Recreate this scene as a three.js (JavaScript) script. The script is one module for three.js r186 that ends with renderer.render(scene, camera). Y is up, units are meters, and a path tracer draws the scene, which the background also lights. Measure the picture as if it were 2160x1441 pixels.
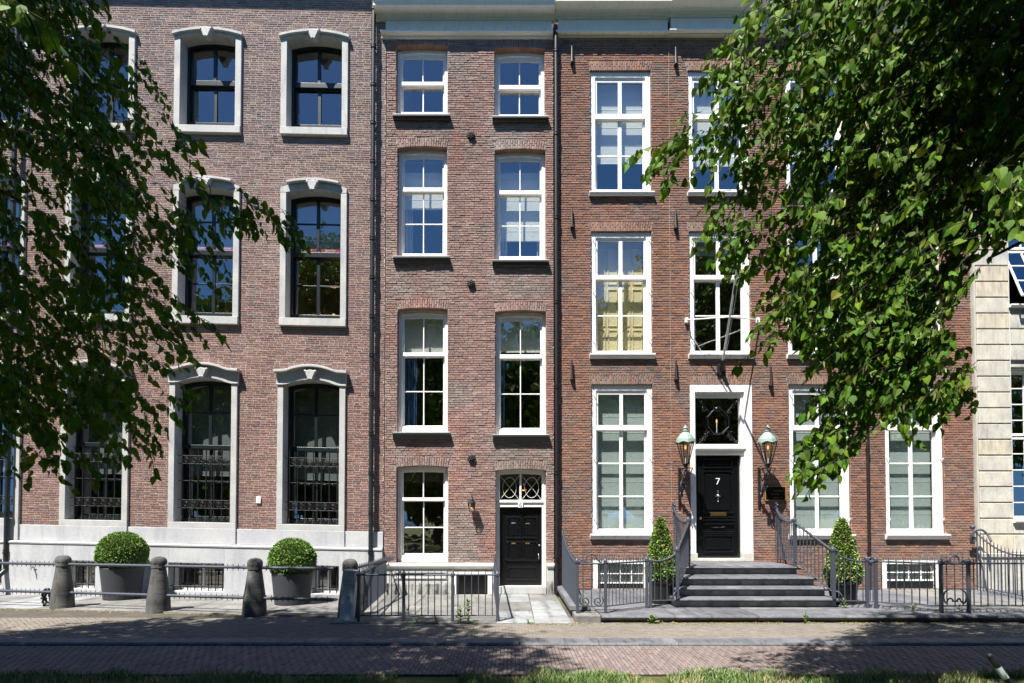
import * as THREE from 'three';
import { mergeGeometries } from 'three/addons/utils/BufferGeometryUtils.js';
import { RoundedBoxGeometry } from 'three/addons/geometries/RoundedBoxGeometry.js';
import { TextGeometry } from 'three/addons/geometries/TextGeometry.js';
import { FontLoader } from 'three/addons/loaders/FontLoader.js';

// ---------------------------------------------------------------- camera
const FOC = 1235, EYE = 1.69, TILT = THREE.MathUtils.degToRad(1.4), HOR = 1094, PCX = 1080;
const PCY = HOR - FOC * Math.tan(TILT);
const scene = new THREE.Scene();
const camera = new THREE.PerspectiveCamera(THREE.MathUtils.radToDeg(2 * Math.atan(720.5 / FOC)), 2160 / 1441, 0.1, 600);
camera.position.set(0, EYE, 0);
camera.rotation.x = TILT;
camera.setViewOffset(2160, 1441, 0, 720.5 - PCY, 2160, 1441);
camera.updateProjectionMatrix(); camera.updateMatrixWorld();

// ---------------------------------------------------------------- sky and sun
const SUN = new THREE.Vector3(-0.32, 1, 0.45).normalize();
{
  const w = 512, h = 256, data = new Float32Array(w * h * 4), v = new THREE.Vector3();
  for (let j = 0; j < h; j++) for (let i = 0; i < w; i++) {
    const el = ((j + 0.5) / h - 0.5) * Math.PI, az = ((i + 0.5) / w - 0.5) * 2 * Math.PI;
    v.set(Math.cos(el) * Math.cos(az), Math.sin(el), Math.cos(el) * Math.sin(az));
    const t = Math.pow(1 - Math.max(0, v.y), 2.4), s = Math.max(0, v.dot(SUN));
    const g = 0.12 * Math.pow(s, 6) + 0.5 * Math.pow(s, 60);
    // thin veil of cirrus low over the roofs
    const c = Math.max(0, Math.sin(az * 5 + Math.sin(el * 14 + az * 3) * 1.3) * Math.sin(el * 17 + az * 2)) * 0.05 * t;
    const k = (j * w + i) * 4;
    data[k] = 0.036 + 0.16 * t + g + c; data[k + 1] = 0.165 + 0.33 * t + g * 0.98 + c; data[k + 2] = 0.54 + 0.38 * t + g * 0.9 + c; data[k + 3] = 1;
    if (v.y < 0) { data[k] = 0.12; data[k + 1] = 0.13; data[k + 2] = 0.12; }
  }
  const sky = new THREE.DataTexture(data, w, h, THREE.RGBAFormat, THREE.FloatType);
  sky.mapping = THREE.EquirectangularReflectionMapping; sky.magFilter = THREE.LinearFilter; sky.needsUpdate = true;
  scene.background = sky; scene.environment = sky;
}
const SKYK = 0.42;
scene.backgroundIntensity = SKYK; scene.environmentIntensity = SKYK;
const sun = new THREE.DirectionalLight(new THREE.Color(1, 0.955, 0.88), 5);
sun.position.copy(SUN).multiplyScalar(60).add(new THREE.Vector3(0, 0, -8));
sun.target.position.set(0, 0, -8);
sun.castShadow = true; sun.shadow.mapSize.set(4096, 4096);
Object.assign(sun.shadow.camera, { left: -18, right: 18, top: 20, bottom: -12, near: 10, far: 110 });
scene.add(sun, sun.target);
const renderer = new THREE.WebGLRenderer({ antialias: true });
renderer.setSize(1024, 683);
renderer.shadowMap.enabled = true;
renderer.toneMapping = THREE.LinearToneMapping;
renderer.toneMappingExposure = 2.5;

// ---------------------------------------------------------------- small tools
let seed = 12345;
function rnd() { seed |= 0; seed = seed + 0x6D2B79F5 | 0; let t = Math.imul(seed ^ seed >>> 15, 1 | seed); t = t + Math.imul(t ^ t >>> 7, 61 | t) ^ t; return ((t ^ t >>> 14) >>> 0) / 4294967296; }
const rr = (a, b) => a + (b - a) * rnd();
const pick = (a) => a[Math.floor(rnd() * a.length)];
const V = (x, y, z) => new THREE.Vector3(x, y, z);
const CT = Math.cos(TILT), ST = Math.sin(TILT);
// a point of the place at distance d from the camera's plane, found from where the photograph shows it
function at(px, py, d) {
  const u = (px - PCX) / FOC, v = (PCY - py) / FOC, k = d / (CT - v * ST);
  return V(u * k, EYE + (v * CT + ST) * k, -d);
}
function pix(p) {  // and back
  const y = p.y - EYE, z = -p.z, den = z * CT + y * ST;
  return [PCX + FOC * p.x / den, PCY - FOC * (y * CT - z * ST) / den, den];
}
const FD = 13;                                   // distance of the house fronts
const X = (px, py = 700, d = FD) => at(px, py, d).x;
const Y = (py, d = FD) => at(PCX, py, d).y;
// smooth value noise
function hash3(i, j, k) { let h = Math.imul(i, 374761393) ^ Math.imul(j, 668265263) ^ Math.imul(k, 2147483629); h = Math.imul(h ^ h >>> 13, 1274126177); return ((h ^ h >>> 16) >>> 0) / 4294967296; }
function noise2(x, y, s = 0, per = 0) {
  const xi = Math.floor(x), yi = Math.floor(y), fx = x - xi, fy = y - yi, u = fx * fx * (3 - 2 * fx), v = fy * fy * (3 - 2 * fy);
  const m = per ? (a) => ((a % per) + per) % per : (a) => a;
  const a = hash3(m(xi), m(yi), s), b = hash3(m(xi + 1), m(yi), s), c = hash3(m(xi), m(yi + 1), s), d = hash3(m(xi + 1), m(yi + 1), s);
  return a + (b - a) * u + (c - a) * v + (a - b - c + d) * u * v;
}
function fbm(x, y, s = 0, per = 0, n = 4) { let f = 0, a = 0.5, t = 0; for (let i = 0; i < n; i++) { f += a * noise2(x, y, s + i, per); t += a; a *= 0.5; x *= 2; y *= 2; per *= 2; } return f / t; }
// a texture from a function of u, v in 0..1 that gives [r, g, b] (sRGB 0..1) or one height
function tex(n, fn, srgb = true, metres = 1) {
  const d = new Uint8Array(n * n * 4);
  for (let j = 0; j < n; j++) for (let i = 0; i < n; i++) {
    const c = fn(i / n, j / n), k = (j * n + i) * 4, q = Array.isArray(c) ? c : [c, c, c];
    for (let e = 0; e < 3; e++) d[k + e] = Math.max(0, Math.min(255, q[e] * 255));
    d[k + 3] = 255;
  }
  const t = new THREE.DataTexture(d, n, n);
  t.wrapS = t.wrapT = THREE.RepeatWrapping; t.magFilter = THREE.LinearFilter; t.minFilter = THREE.LinearMipmapLinearFilter; t.generateMipmaps = true;
  if (srgb) t.colorSpace = THREE.SRGBColorSpace;
  t.repeat.set(1 / metres, 1 / metres); t.needsUpdate = true;
  return t;
}
const lin = (r, g, b) => new THREE.Color().setRGB(r, g, b);
function mat(o) { const { c, ...rest } = o; const m = o.transmission !== undefined || o.clearcoat !== undefined ? new THREE.MeshPhysicalMaterial(rest) : new THREE.MeshStandardMaterial(rest); if (c) m.color.copy(lin(...c)); return m; }

// uv in metres from the face's own direction
function boxUV(g, ox = 0, oy = 0) {
  const p = g.attributes.position, n = g.attributes.normal, uv = new Float32Array(p.count * 2);
  for (let i = 0; i < p.count; i++) {
    const ax = Math.abs(n.getX(i)), ay = Math.abs(n.getY(i)), az = Math.abs(n.getZ(i));
    let u, v;
    if (az >= ax && az >= ay) { u = p.getX(i); v = p.getY(i); } else if (ax >= ay) { u = p.getZ(i); v = p.getY(i); } else { u = p.getX(i); v = p.getZ(i); }
    uv[2 * i] = u + ox; uv[2 * i + 1] = v + oy;
  }
  g.setAttribute('uv', new THREE.BufferAttribute(uv, 2));
  return g;
}
function merge(list) {
  const out = list.flat(Infinity).map((g) => { const q = g.index ? g.toNonIndexed() : g; for (const k of Object.keys(q.attributes)) if (!['position', 'normal', 'uv'].includes(k)) q.deleteAttribute(k); if (!q.attributes.uv) q.setAttribute('uv', new THREE.BufferAttribute(new Float32Array(q.attributes.position.count * 2), 2)); return q; });
  return out.length === 1 ? out[0] : mergeGeometries(out);
}
// one named mesh under a parent
function M(parent, name, geos, material, extra = {}) {
  const g = merge([geos]);
  if (!extra.keepUV) boxUV(g, rnd() * 3, rnd() * 3);
  const m = new THREE.Mesh(g, material);
  m.name = name; m.castShadow = m.receiveShadow = true;
  if (extra.label) m.userData.label = extra.label;
  if (extra.kind) m.userData.kind = extra.kind;
  parent.add(m);
  return m;
}
const taken = {};
function unique(name) { const n = taken[name] = (taken[name] ?? -1) + 1; return n ? `${name}_${String(n).padStart(3, '0')}` : name; }
function thing(name, label, category, group) { const g = new THREE.Group(); g.name = unique(name); g.userData = { label, category }; if (group) g.userData.group = group; scene.add(g); return g; }
function sub(parent, name) { const g = new THREE.Group(); g.name = name; parent.add(g); return g; }
function struct(name, geos, material) { const m = M(scene, unique(name), geos, material); m.userData.kind = 'structure'; return m; }
// parts are modelled where they stand; this puts the thing's origin at its base
function rebase(o, x, y, z) {
  const b = V(x, y, z);
  if (o.isMesh) o.geometry.translate(-x, -y, -z); 
  for (const c of o.children) c.position.sub(b);
  o.position.copy(b);
  return o;
}
function box(x0, x1, y0, y1, z0, z1) { const g = new THREE.BoxGeometry(Math.abs(x1 - x0), Math.abs(y1 - y0), Math.abs(z1 - z0)); g.translate((x0 + x1) / 2, (y0 + y1) / 2, (z0 + z1) / 2); return g; }
function rbox(x0, x1, y0, y1, z0, z1, r = 0.008) { const w = Math.abs(x1 - x0), h = Math.abs(y1 - y0), d = Math.abs(z1 - z0); const g = new RoundedBoxGeometry(w, h, d, 1, Math.min(r, w / 2.2, h / 2.2, d / 2.2)); g.translate((x0 + x1) / 2, (y0 + y1) / 2, (z0 + z1) / 2); return g; }
function prism(pts, z0, z1, bevel = 0) {          // outline in x, y
  const s = new THREE.Shape(pts.map((p) => new THREE.Vector2(p[0], p[1])));
  const g = new THREE.ExtrudeGeometry(s, { depth: z1 - z0 - 2 * bevel, bevelEnabled: bevel > 0, bevelThickness: bevel, bevelSize: bevel, bevelOffset: -bevel, bevelSegments: 1 });
  g.translate(0, 0, z0 + bevel); return g;
}
function profile(pts, x0, x1) {                   // outline in z, y drawn along x
  const g = prism(pts, 0, x1 - x0); const m = new THREE.Matrix4().set(0, 0, 1, x0, 0, 1, 0, 0, 1, 0, 0, 0, 0, 0, 0, 1); g.applyMatrix4(m);
  const q = g.index ? g.toNonIndexed() : g; const p = q.attributes.position;   // the swap mirrors: turn the faces back
  for (let i = 0; i < p.count; i += 3) for (let e = 0; e < 3; e++) { const a = p.getComponent(i + 1, e); p.setComponent(i + 1, e, p.getComponent(i + 2, e)); p.setComponent(i + 2, e, a); }
  q.computeVertexNormals(); return q;
}
function arc(x0, x1, ys, rise, n = 12) { const o = []; const c = (x0 + x1) / 2, h = (x1 - x0) / 2; const R = rise > 0.001 ? (h * h + rise * rise) / (2 * rise) : 1e6; for (let i = 0; i <= n; i++) { const x = x0 + (x1 - x0) * i / n, dx = x - c; o.push([x, ys + rise - R + Math.sqrt(Math.max(0, R * R - dx * dx))]); } return o; }
function band(lower, upper, z0, z1, bevel = 0) { return prism([...lower, ...upper.slice().reverse()], z0, z1, bevel); }
const _up = V(0, 1, 0);
function rod(a, b, r, n = 6, r2 = r) { const d = b.clone().sub(a), g = new THREE.CylinderGeometry(r2, r, d.length(), n); g.applyQuaternion(new THREE.Quaternion().setFromUnitVectors(_up, d.clone().normalize())); g.translate((a.x + b.x) / 2, (a.y + b.y) / 2, (a.z + b.z) / 2); return g; }
function tube(pts, r, seg = 24, n = 5) { return new THREE.TubeGeometry(new THREE.CatmullRomCurve3(pts), seg, r, n, false); }
function spiral(c, r0, r1, turns, ax, ay, start = 0, n = 26) { const o = []; for (let i = 0; i <= n; i++) { const t = i / n, a = start + t * turns * Math.PI * 2, r = r0 + (r1 - r0) * t; o.push(c.clone().addScaledVector(ax, Math.cos(a) * r).addScaledVector(ay, Math.sin(a) * r)); } return o; }
function lathe(pts, x, y, z, n = 20) { const g = new THREE.LatheGeometry(pts.map((p) => new THREE.Vector2(p[0], p[1])), n); g.translate(x, y, z); return g; }
function ball(x, y, z, r, n = 8) { const g = new THREE.SphereGeometry(r, n, Math.max(4, n - 2)); g.translate(x, y, z); return g; }
const font = await new FontLoader().loadAsync('fonts/droid/droid_sans_regular.typeface.json');
const serif = await new FontLoader().loadAsync('fonts/droid/droid_serif_regular.typeface.json');
function text(s, f, size, depth, x, y, z) { const g = new TextGeometry(s, { font: f, size, depth, curveSegments: 5, bevelEnabled: false }); g.computeBoundingBox(); const b = g.boundingBox; g.translate(x - (b.min.x + b.max.x) / 2, y - (b.min.y + b.max.y) / 2, z); return g; }

// ---------------------------------------------------------------- materials
const grain = tex(256, (u, v) => 0.25 * fbm(u * 8, v * 8, 3, 8) + 0.75 * fbm(u * 48, v * 48, 9, 48, 3), false, 0.5);
const stoneMap = (r, g, b, amp, s, m = 1.7) => tex(512, (u, v) => { const a = fbm(u * 5, v * 5, s, 5, 5) - 0.5, f = fbm(u * 60, v * 60, s + 20, 60, 2) - 0.5, st = Math.max(0, fbm(u * 14, v * 3, s + 40, 3, 3) - 0.58) * 1.6; const k = 1 + amp * (a * 1.5 + f * 0.7) - st * amp * 2; return [r * k, g * k, b * (k - a * 0.06)]; }, true, m);
const wavy = tex(256, (u, v) => fbm(u * 5, v * 4, 150, 0 || 5, 2), false, 1.6);
const paintMap = tex(512, (u, v) => { const a = fbm(u * 6, v * 6, 160, 6, 4) - 0.5, s = Math.max(0, fbm(u * 40, v * 8, 164, 8, 3) - 0.62), d = noise2(u * 90, v * 90, 168, 90) > 0.93 ? 0.06 : 0, k = 0.905 + 0.06 * a - s * 0.35 - d; return [k, k * 0.997, k * 0.985]; }, true, 1.4);
const MT = {
  whitePaint: mat({ map: paintMap, roughness: 0.42, bumpMap: grain, bumpScale: 0.0006 }),
  cornicePaint: mat({ map: paintMap, c: [0.93, 0.94, 0.91], roughness: 0.5, bumpMap: grain, bumpScale: 0.0008 }),
  greenPaint: mat({ c: [0.007, 0.012, 0.014], roughness: 0.35 }),
  blackPaint: mat({ c: [0.004, 0.0042, 0.0055], roughness: 0.22 }),
  greyStone: mat({ map: stoneMap(0.69, 0.69, 0.68, 0.1, 2), roughness: 0.85, bumpMap: grain, bumpScale: 0.0015 }),
  plinthStone: mat({ map: stoneMap(0.685, 0.69, 0.70, 0.1, 5, 2.3), roughness: 0.85, bumpMap: grain, bumpScale: 0.0015 }),
  bluestone: mat({ map: stoneMap(0.36, 0.365, 0.385, 0.34, 8), roughness: 0.75, bumpMap: grain, bumpScale: 0.002 }),
  slab: mat({ map: stoneMap(0.43, 0.425, 0.415, 0.34, 11, 2.9), roughness: 0.88, bumpMap: grain, bumpScale: 0.002 }),
  slabLight: mat({ map: stoneMap(0.5, 0.51, 0.515, 0.3, 14, 2.1), roughness: 0.85, bumpMap: grain, bumpScale: 0.002 }),
  roughStone: mat({ map: stoneMap(0.60, 0.60, 0.58, 0.45, 17, 0.9), roughness: 0.95, bumpMap: grain, bumpScale: 0.008 }),
  bollardStone: mat({ map: stoneMap(0.32, 0.317, 0.31, 0.45, 23, 0.8), roughness: 0.9, bumpMap: grain, bumpScale: 0.004 }),
  sandA: mat({ map: stoneMap(0.74, 0.725, 0.68, 0.14, 31, 1.3), roughness: 0.88, bumpMap: grain, bumpScale: 0.0015 }),
  sandB: mat({ map: stoneMap(0.75, 0.715, 0.645, 0.16, 34, 1.1), roughness: 0.88, bumpMap: grain, bumpScale: 0.0015 }),
  sandC: mat({ map: stoneMap(0.70, 0.69, 0.66, 0.2, 37, 1.5), roughness: 0.88, bumpMap: grain, bumpScale: 0.0015 }),
  ironGrey: mat({ c: [0.050, 0.058, 0.076], roughness: 0.5, bumpMap: grain, bumpScale: 0.001 }),
  ironBlack: mat({ c: [0.007, 0.007, 0.008], roughness: 0.5, bumpMap: grain, bumpScale: 0.001 }),
  pipeGreen: mat({ c: [0.014, 0.020, 0.020], roughness: 0.4 }),
  pipeBrown: mat({ c: [0.012, 0.008, 0.007], roughness: 0.5 }),
  sillGreen: mat({ c: [0.020, 0.023, 0.022], roughness: 0.55, bumpMap: grain, bumpScale: 0.001 }),
  copper: mat({ c: [0.21, 0.29, 0.25], roughness: 0.6, bumpMap: grain, bumpScale: 0.001 }),
  brass: mat({ c: [0.55, 0.38, 0.10], roughness: 0.3, metalness: 1 }),
  steel: mat({ c: [0.5, 0.5, 0.5], roughness: 0.35, metalness: 1 }),
  greyPole: mat({ c: [0.58, 0.59, 0.60], roughness: 0.45 }),
  gold: mat({ c: [0.42, 0.22, 0.05], roughness: 0.4 }),
  glass: mat({ c: [0.93, 0.96, 0.95], transmission: 1, roughness: 0.012, ior: 3.3, thickness: 0, bumpMap: wavy, bumpScale: 0.0011 }),
  lampGlass: mat({ c: [0.9, 0.9, 0.86], transmission: 1, roughness: 0.05, ior: 1.5, thickness: 0 }),
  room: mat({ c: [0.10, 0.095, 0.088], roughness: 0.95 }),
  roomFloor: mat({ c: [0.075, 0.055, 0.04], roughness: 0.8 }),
  roof: mat({ c: [0.05, 0.05, 0.055], roughness: 0.8 }),
  linen: mat({ c: [0.74, 0.76, 0.72], roughness: 0.9, transmission: 0.3, thickness: 0 }),
  pleat: mat({ c: [0.36, 0.42, 0.41], roughness: 0.9, bumpMap: grain, bumpScale: 0.001 }),
  screen: mat({ c: [0.30, 0.33, 0.34], roughness: 0.9 }),
  screenDark: mat({ c: [0.15, 0.17, 0.18], roughness: 0.9 }),
  shutter: mat({ c: [0.72, 0.63, 0.40], roughness: 0.5 }),
  blueCurtain: mat({ c: [0.05, 0.13, 0.30], roughness: 0.9 }),
  whiteCurtain: mat({ c: [0.62, 0.64, 0.66], roughness: 0.9, transmission: 0.3, thickness: 0 }),
  potGrey: mat({ c: [0.034, 0.037, 0.044], roughness: 0.7, bumpMap: grain, bumpScale: 0.002 }),
  potBlack: mat({ c: [0.012, 0.012, 0.013], roughness: 0.4 }),
  soil: mat({ c: [0.03, 0.022, 0.015], roughness: 1 }),
  flame: mat({ c: [0.9, 0.5, 0.2], roughness: 0.6, emissive: new THREE.Color(1, 0.42, 0.10), emissiveIntensity: 0.9 }),
  redStrip: mat({ c: [0.35, 0.02, 0.08], roughness: 0.6 }),
  whitePlastic: mat({ c: [0.75, 0.75, 0.74], roughness: 0.5 }),
  bark: mat({ map: tex(256, (u, v) => { const a = fbm(u * 20, v * 5, 61, 5, 4); return [0.26 * (0.6 + a * 0.8), 0.23 * (0.6 + a * 0.8), 0.20 * (0.6 + a * 0.8)]; }, true, 0.8), roughness: 0.95, bumpMap: grain, bumpScale: 0.01 }),
};

// ---------------------------------------------------------------- brickwork
// one brick, 1 x 1 x 1 with its front at z = 0, edges worn and corners uneven
const brickUnit = (() => {
  const g = new THREE.BufferGeometry(), f = [], e = 0.035, ey = 0.13;   // chamfer along x and y
  const o = [[-0.5, -0.5, -0.25], [0.5, -0.49, -0.22], [0.5, 0.5, -0.28], [-0.5, 0.49, -0.22]];
  const i = [[-0.5 + e, -0.5 + ey, 0], [0.5 - e, -0.5 + ey * 0.8, -0.02], [0.5 - e * 0.7, 0.5 - ey, -0.04], [-0.5 + e * 1.2, 0.5 - ey * 0.9, 0.0]];
  const b = [[-0.5, -0.5, -1], [0.5, -0.5, -1], [0.5, 0.5, -1], [-0.5, 0.5, -1]];
  const quad = (p, q, r, s) => f.push(...p, ...q, ...r, ...p, ...r, ...s);
  quad(...i);
  for (let k = 0; k < 4; k++) { const n = (k + 1) % 4; quad(o[k], o[n], i[n], i[k]); quad(b[k], b[n], o[n], o[k]); }
  g.setAttribute('position', new THREE.BufferAttribute(new Float32Array(f), 3));
  g.computeVertexNormals();
  const uv = new Float32Array(f.length / 3 * 2);
  for (let k = 0; k < f.length / 3; k++) { uv[2 * k] = f[3 * k] * 0.2; uv[2 * k + 1] = f[3 * k + 1] * 0.05; }
  g.setAttribute('uv', new THREE.BufferAttribute(uv, 2));
  return g;
})();
const brickGrain = tex(256, (u, v) => 0.5 * fbm(u * 12, v * 12, 71, 12, 3) + 0.5 * fbm(u * 40, v * 40, 75, 40, 2), false, 0.22);
const brickInst = new THREE.MeshStandardMaterial({ roughness: 0.92, bumpMap: brickGrain, bumpScale: 0.003 });
const toneMats = new Map();
function toneMat(c) {
  const q = c.map((v) => Math.round(v * 100) / 100), k = q.join();
  if (!toneMats.has(k)) toneMats.set(k, mat({ c: q, roughness: 0.92, bumpMap: brickGrain, bumpScale: 0.003 }));
  return toneMats.get(k);
}
// what an opening takes out of a course at height y
function taken_at(o, y) {
  if (y < o.y0 || y > o.y1 + (o.rise || 0) + (o.ah || 0)) return null;
  const c = (o.x0 + o.x1) / 2, h = (o.x1 - o.x0) / 2, rise = o.rise || 0, ah = o.ah || 0;
  if (y <= o.y1) return [o.x0, o.x1];
  const h2 = h + (o.ext || 0) * Math.min(1, (y - o.y1) / (ah || 1));
  if (y <= o.y1 + ah) return [c - h2, c + h2];
  const t = (y - o.y1 - ah) / Math.max(rise, 1e-4); const w = h2 * Math.sqrt(Math.max(0, 1 - t));
  return [c - w, c + w];
}
function bricks(wall, P) {
  const list = [];
  const { course, joint, len, rough } = P;
  let row = 0;
  for (let y = P.y0; y + course <= P.y1 + 1e-6; y += course, row++) {
    let spans = [[P.x0, P.x1]];
    for (const o of P.openings) {
      const a = taken_at(o, y + course * 0.5); if (!a) continue;
      spans = spans.flatMap(([s, e]) => a[1] <= s || a[0] >= e ? [[s, e]] : [[s, a[0]], [a[1], e]].filter(([p, q]) => q - p > 0.012));
    }
    const pattern = P.bond === 'cross' ? (row % 2 ? [len / 2] : [len]) : [len, len / 2];
    const total = pattern.reduce((a, b) => a + b), phase = (P.bond === 'cross' ? [0, len * 0.25, len * 0.5, len * 0.25][row % 4] : row % 2 ? len * 0.75 : 0) + (P.wander ? rr(-P.wander, P.wander) : 0);
    for (const [s, e] of spans) {
      let x = Math.floor((s - phase) / total) * total + phase, k = 0;
      while (x < e) {
        const w = pattern[k++ % pattern.length] * (P.wander ? rr(0.93, 1.07) : 1), a = Math.max(x, s), b = Math.min(x + w, e); x += w;
        if (b - a < 0.025) continue;
        list.push({ x: (a + b) / 2, y: y + course / 2 + (P.wander ? rr(-0.0025, 0.0025) : 0), w: b - a - joint * 0.62, h: course - joint + rr(-rough, rough) * 0.25, r: rr(-rough, rough) * 0.6, z: rr(-rough, rough) });
      }
    }
  }
  for (const o of P.openings) if (o.ah && o.arch !== false) {      // flat or segmental arch of bricks on end
    const h = (o.x1 - o.x0) / 2, c = (o.x0 + o.x1) / 2, n = Math.round(2 * h / course);
    for (let i = 0; i < n; i++) {
      const u = (i + 0.5) / n * 2 - 1;
      const lean = u * (o.ext || 0) / o.ah, lift = (o.rise || 0) * (1 - u * u), two = i % 2 ? 0.62 : 0.38;
      const dx = (t) => c + u * h + lean * t * o.ah;
      for (const [t0, t1] of [[0, two], [two, 1]]) list.push({ x: dx((t0 + t1) / 2), y: o.y1 + lift + (t0 + t1) / 2 * o.ah, w: (t1 - t0) * o.ah - joint * 0.7, h: 2 * h / n - joint * 0.8, r: Math.PI / 2 - lean * 0.95, z: rr(-rough, rough) * 0.7, arch: true });
    }
  }
  const inst = [], mtx = new THREE.Matrix4(), q = new THREE.Quaternion(), zax = V(0, 0, 1), col = new THREE.Color();
  for (const b of list) {
    b.c = P.tone(b.x, b.y, b);
    b.d = Math.hypot(b.x - (P.near?.[0] ?? 0), b.y - (P.near?.[1] ?? 1.6));
  }
  const near = new Set(list.filter((b) => !b.arch && b.w > 0.08).sort((a, b) => a.d - b.d).slice(0, 300));
  for (const b of list) {
    if (near.has(b)) {
      const m = new THREE.Mesh(brickUnit, toneMat(b.c)); m.name = 'brick';
      m.position.set(b.x, b.y, P.z + b.z); m.rotation.z = b.r; m.scale.set(b.w, b.h, 0.03); m.castShadow = m.receiveShadow = true; wall.add(m);
    } else inst.push(b);
  }
  const im = new THREE.InstancedMesh(brickUnit, brickInst, inst.length); im.name = 'brickwork'; im.userData.kind = 'stuff'; im.castShadow = im.receiveShadow = true;
  inst.forEach((b, i) => {
    q.setFromAxisAngle(zax, b.r + (rnd() < 0.5 ? Math.PI : 0));
    mtx.compose(V(b.x, b.y, P.z + b.z), q, V(b.w, b.h, 0.03)); im.setMatrixAt(i, mtx); im.setColorAt(i, col.setRGB(...b.c));
  });
  wall.add(im);
  return list.length;
}
function holePath(o, n = 12) { return [[o.x0, o.y0], [o.x1, o.y0], ...arc(o.x0, o.x1, o.y1, o.rise || 0, o.rise ? n : 1).reverse()]; }
function wallMesh(house, x0, x1, y0, y1, zf, holes, face, reveal, thick = 0.32) {
  const s = new THREE.Shape([[x0, y0], [x1, y0], [x1, y1], [x0, y1]].map((p) => new THREE.Vector2(...p)));
  for (const o of holes) s.holes.push(new THREE.Path(holePath(o).reverse().map((p) => new THREE.Vector2(...p))));
  const g = new THREE.ExtrudeGeometry(s, { depth: thick, bevelEnabled: false }); g.translate(0, 0, zf - thick); boxUV(g);
  const m = new THREE.Mesh(g, [face, reveal]); m.name = 'wall'; m.castShadow = m.receiveShadow = true; house.add(m); return m;
}
const mortarMap = (r, g, b, s) => tex(256, (u, v) => { const k = 1 + 0.35 * (fbm(u * 10, v * 10, s, 10, 4) - 0.5); return [r * k, g * k, b * k]; }, true, 1.3);
function tonePicker(palette, patchAmp, s, extra) {
  return (x, y, b) => {
    const c = pick(palette), p = (1 + patchAmp * (fbm(x * 0.7 + 50, y * 0.7 + 50, s, 0, 4) - 0.5) * 2) * (1 + 0.22 * (fbm(x * 4 + 7, y * 0.35, s + 60, 0, 3) - 0.5)), f = rr(0.85, 1.15);
    let o = [c[0] * p * f, c[1] * p * f, c[2] * p * f];
    if (extra) o = extra(o, x, y, b);
    return o;
  };
}
// rooms behind a front: back, sides, ceiling and floors
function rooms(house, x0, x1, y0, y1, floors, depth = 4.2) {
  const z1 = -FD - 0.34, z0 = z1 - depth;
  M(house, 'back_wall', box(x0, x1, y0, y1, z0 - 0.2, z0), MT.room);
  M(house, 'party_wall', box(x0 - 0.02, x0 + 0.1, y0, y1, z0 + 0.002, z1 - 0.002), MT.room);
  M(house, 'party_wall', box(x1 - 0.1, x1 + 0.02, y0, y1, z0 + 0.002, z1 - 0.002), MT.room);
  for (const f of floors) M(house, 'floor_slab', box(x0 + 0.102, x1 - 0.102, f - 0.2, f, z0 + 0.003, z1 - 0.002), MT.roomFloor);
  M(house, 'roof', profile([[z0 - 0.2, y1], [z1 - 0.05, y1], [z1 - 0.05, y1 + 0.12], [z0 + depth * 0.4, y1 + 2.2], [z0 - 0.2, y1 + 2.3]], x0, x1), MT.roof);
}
function pane(win, x0, x1, y0, y1, z, rise = 0, m = MT.glass) {
  const g = rise > 0 ? new THREE.ShapeGeometry(new THREE.Shape(holePath({ x0, x1, y0, y1, rise }, 6).map((p) => new THREE.Vector2(...p)))) : new THREE.PlaneGeometry(x1 - x0, y1 - y0);
  const cx = (x0 + x1) / 2, cy = (y0 + y1) / 2;
  if (rise > 0) g.translate(-cx, -cy, 0);
  const p = new THREE.Mesh(g, m); p.name = 'pane'; p.position.set(cx, cy, z); p.rotation.set(rr(-0.006, 0.006), rr(-0.006, 0.006), 0); p.castShadow = p.receiveShadow = true; win.add(p); return p;
}
function curtain(win, name, x0, x1, y0, y1, z, folds, material, amp = 0.04) {
  const nx = folds * 6, ny = 4, g = new THREE.PlaneGeometry(1, 1, nx, ny), p = g.attributes.position, ph = rnd() * 6;
  for (let i = 0; i < p.count; i++) { const u = p.getX(i) + 0.5, v = p.getY(i) + 0.5; p.setXYZ(i, x0 + (x1 - x0) * (u + 0.015 * Math.sin(v * 5 + ph)), y0 + (y1 - y0) * v, z + Math.sin(u * folds * 6.283 + ph + Math.sin(u * 9) + v * 0.6) * amp * (0.5 + 0.5 * noise2(u * folds, ph)) * (1.15 - 0.3 * v)); }
  g.computeVertexNormals();
  return M(win, name, g, material, { keepUV: true });
}
// pleated blind: a cloth with a flat fold every so often
function blind(win, x0, x1, y0, y1, z, step, material = MT.pleat, name = 'blind') {
  const pts = [[z, y0 - 0.004], [z + 0.012, y0 - 0.004]];
  for (let y = y0; y < y1; y += step) { const t = Math.min(y + step, y1); pts.push([z + 0.005, y + 0.012], [z + 0.004, t - 0.012], [z + 0.010, t - 0.005]); }
  pts.push([z + 0.004, y1], [z, y1]);
  return M(win, name, profile(pts, x0, x1), material);
}
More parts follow.
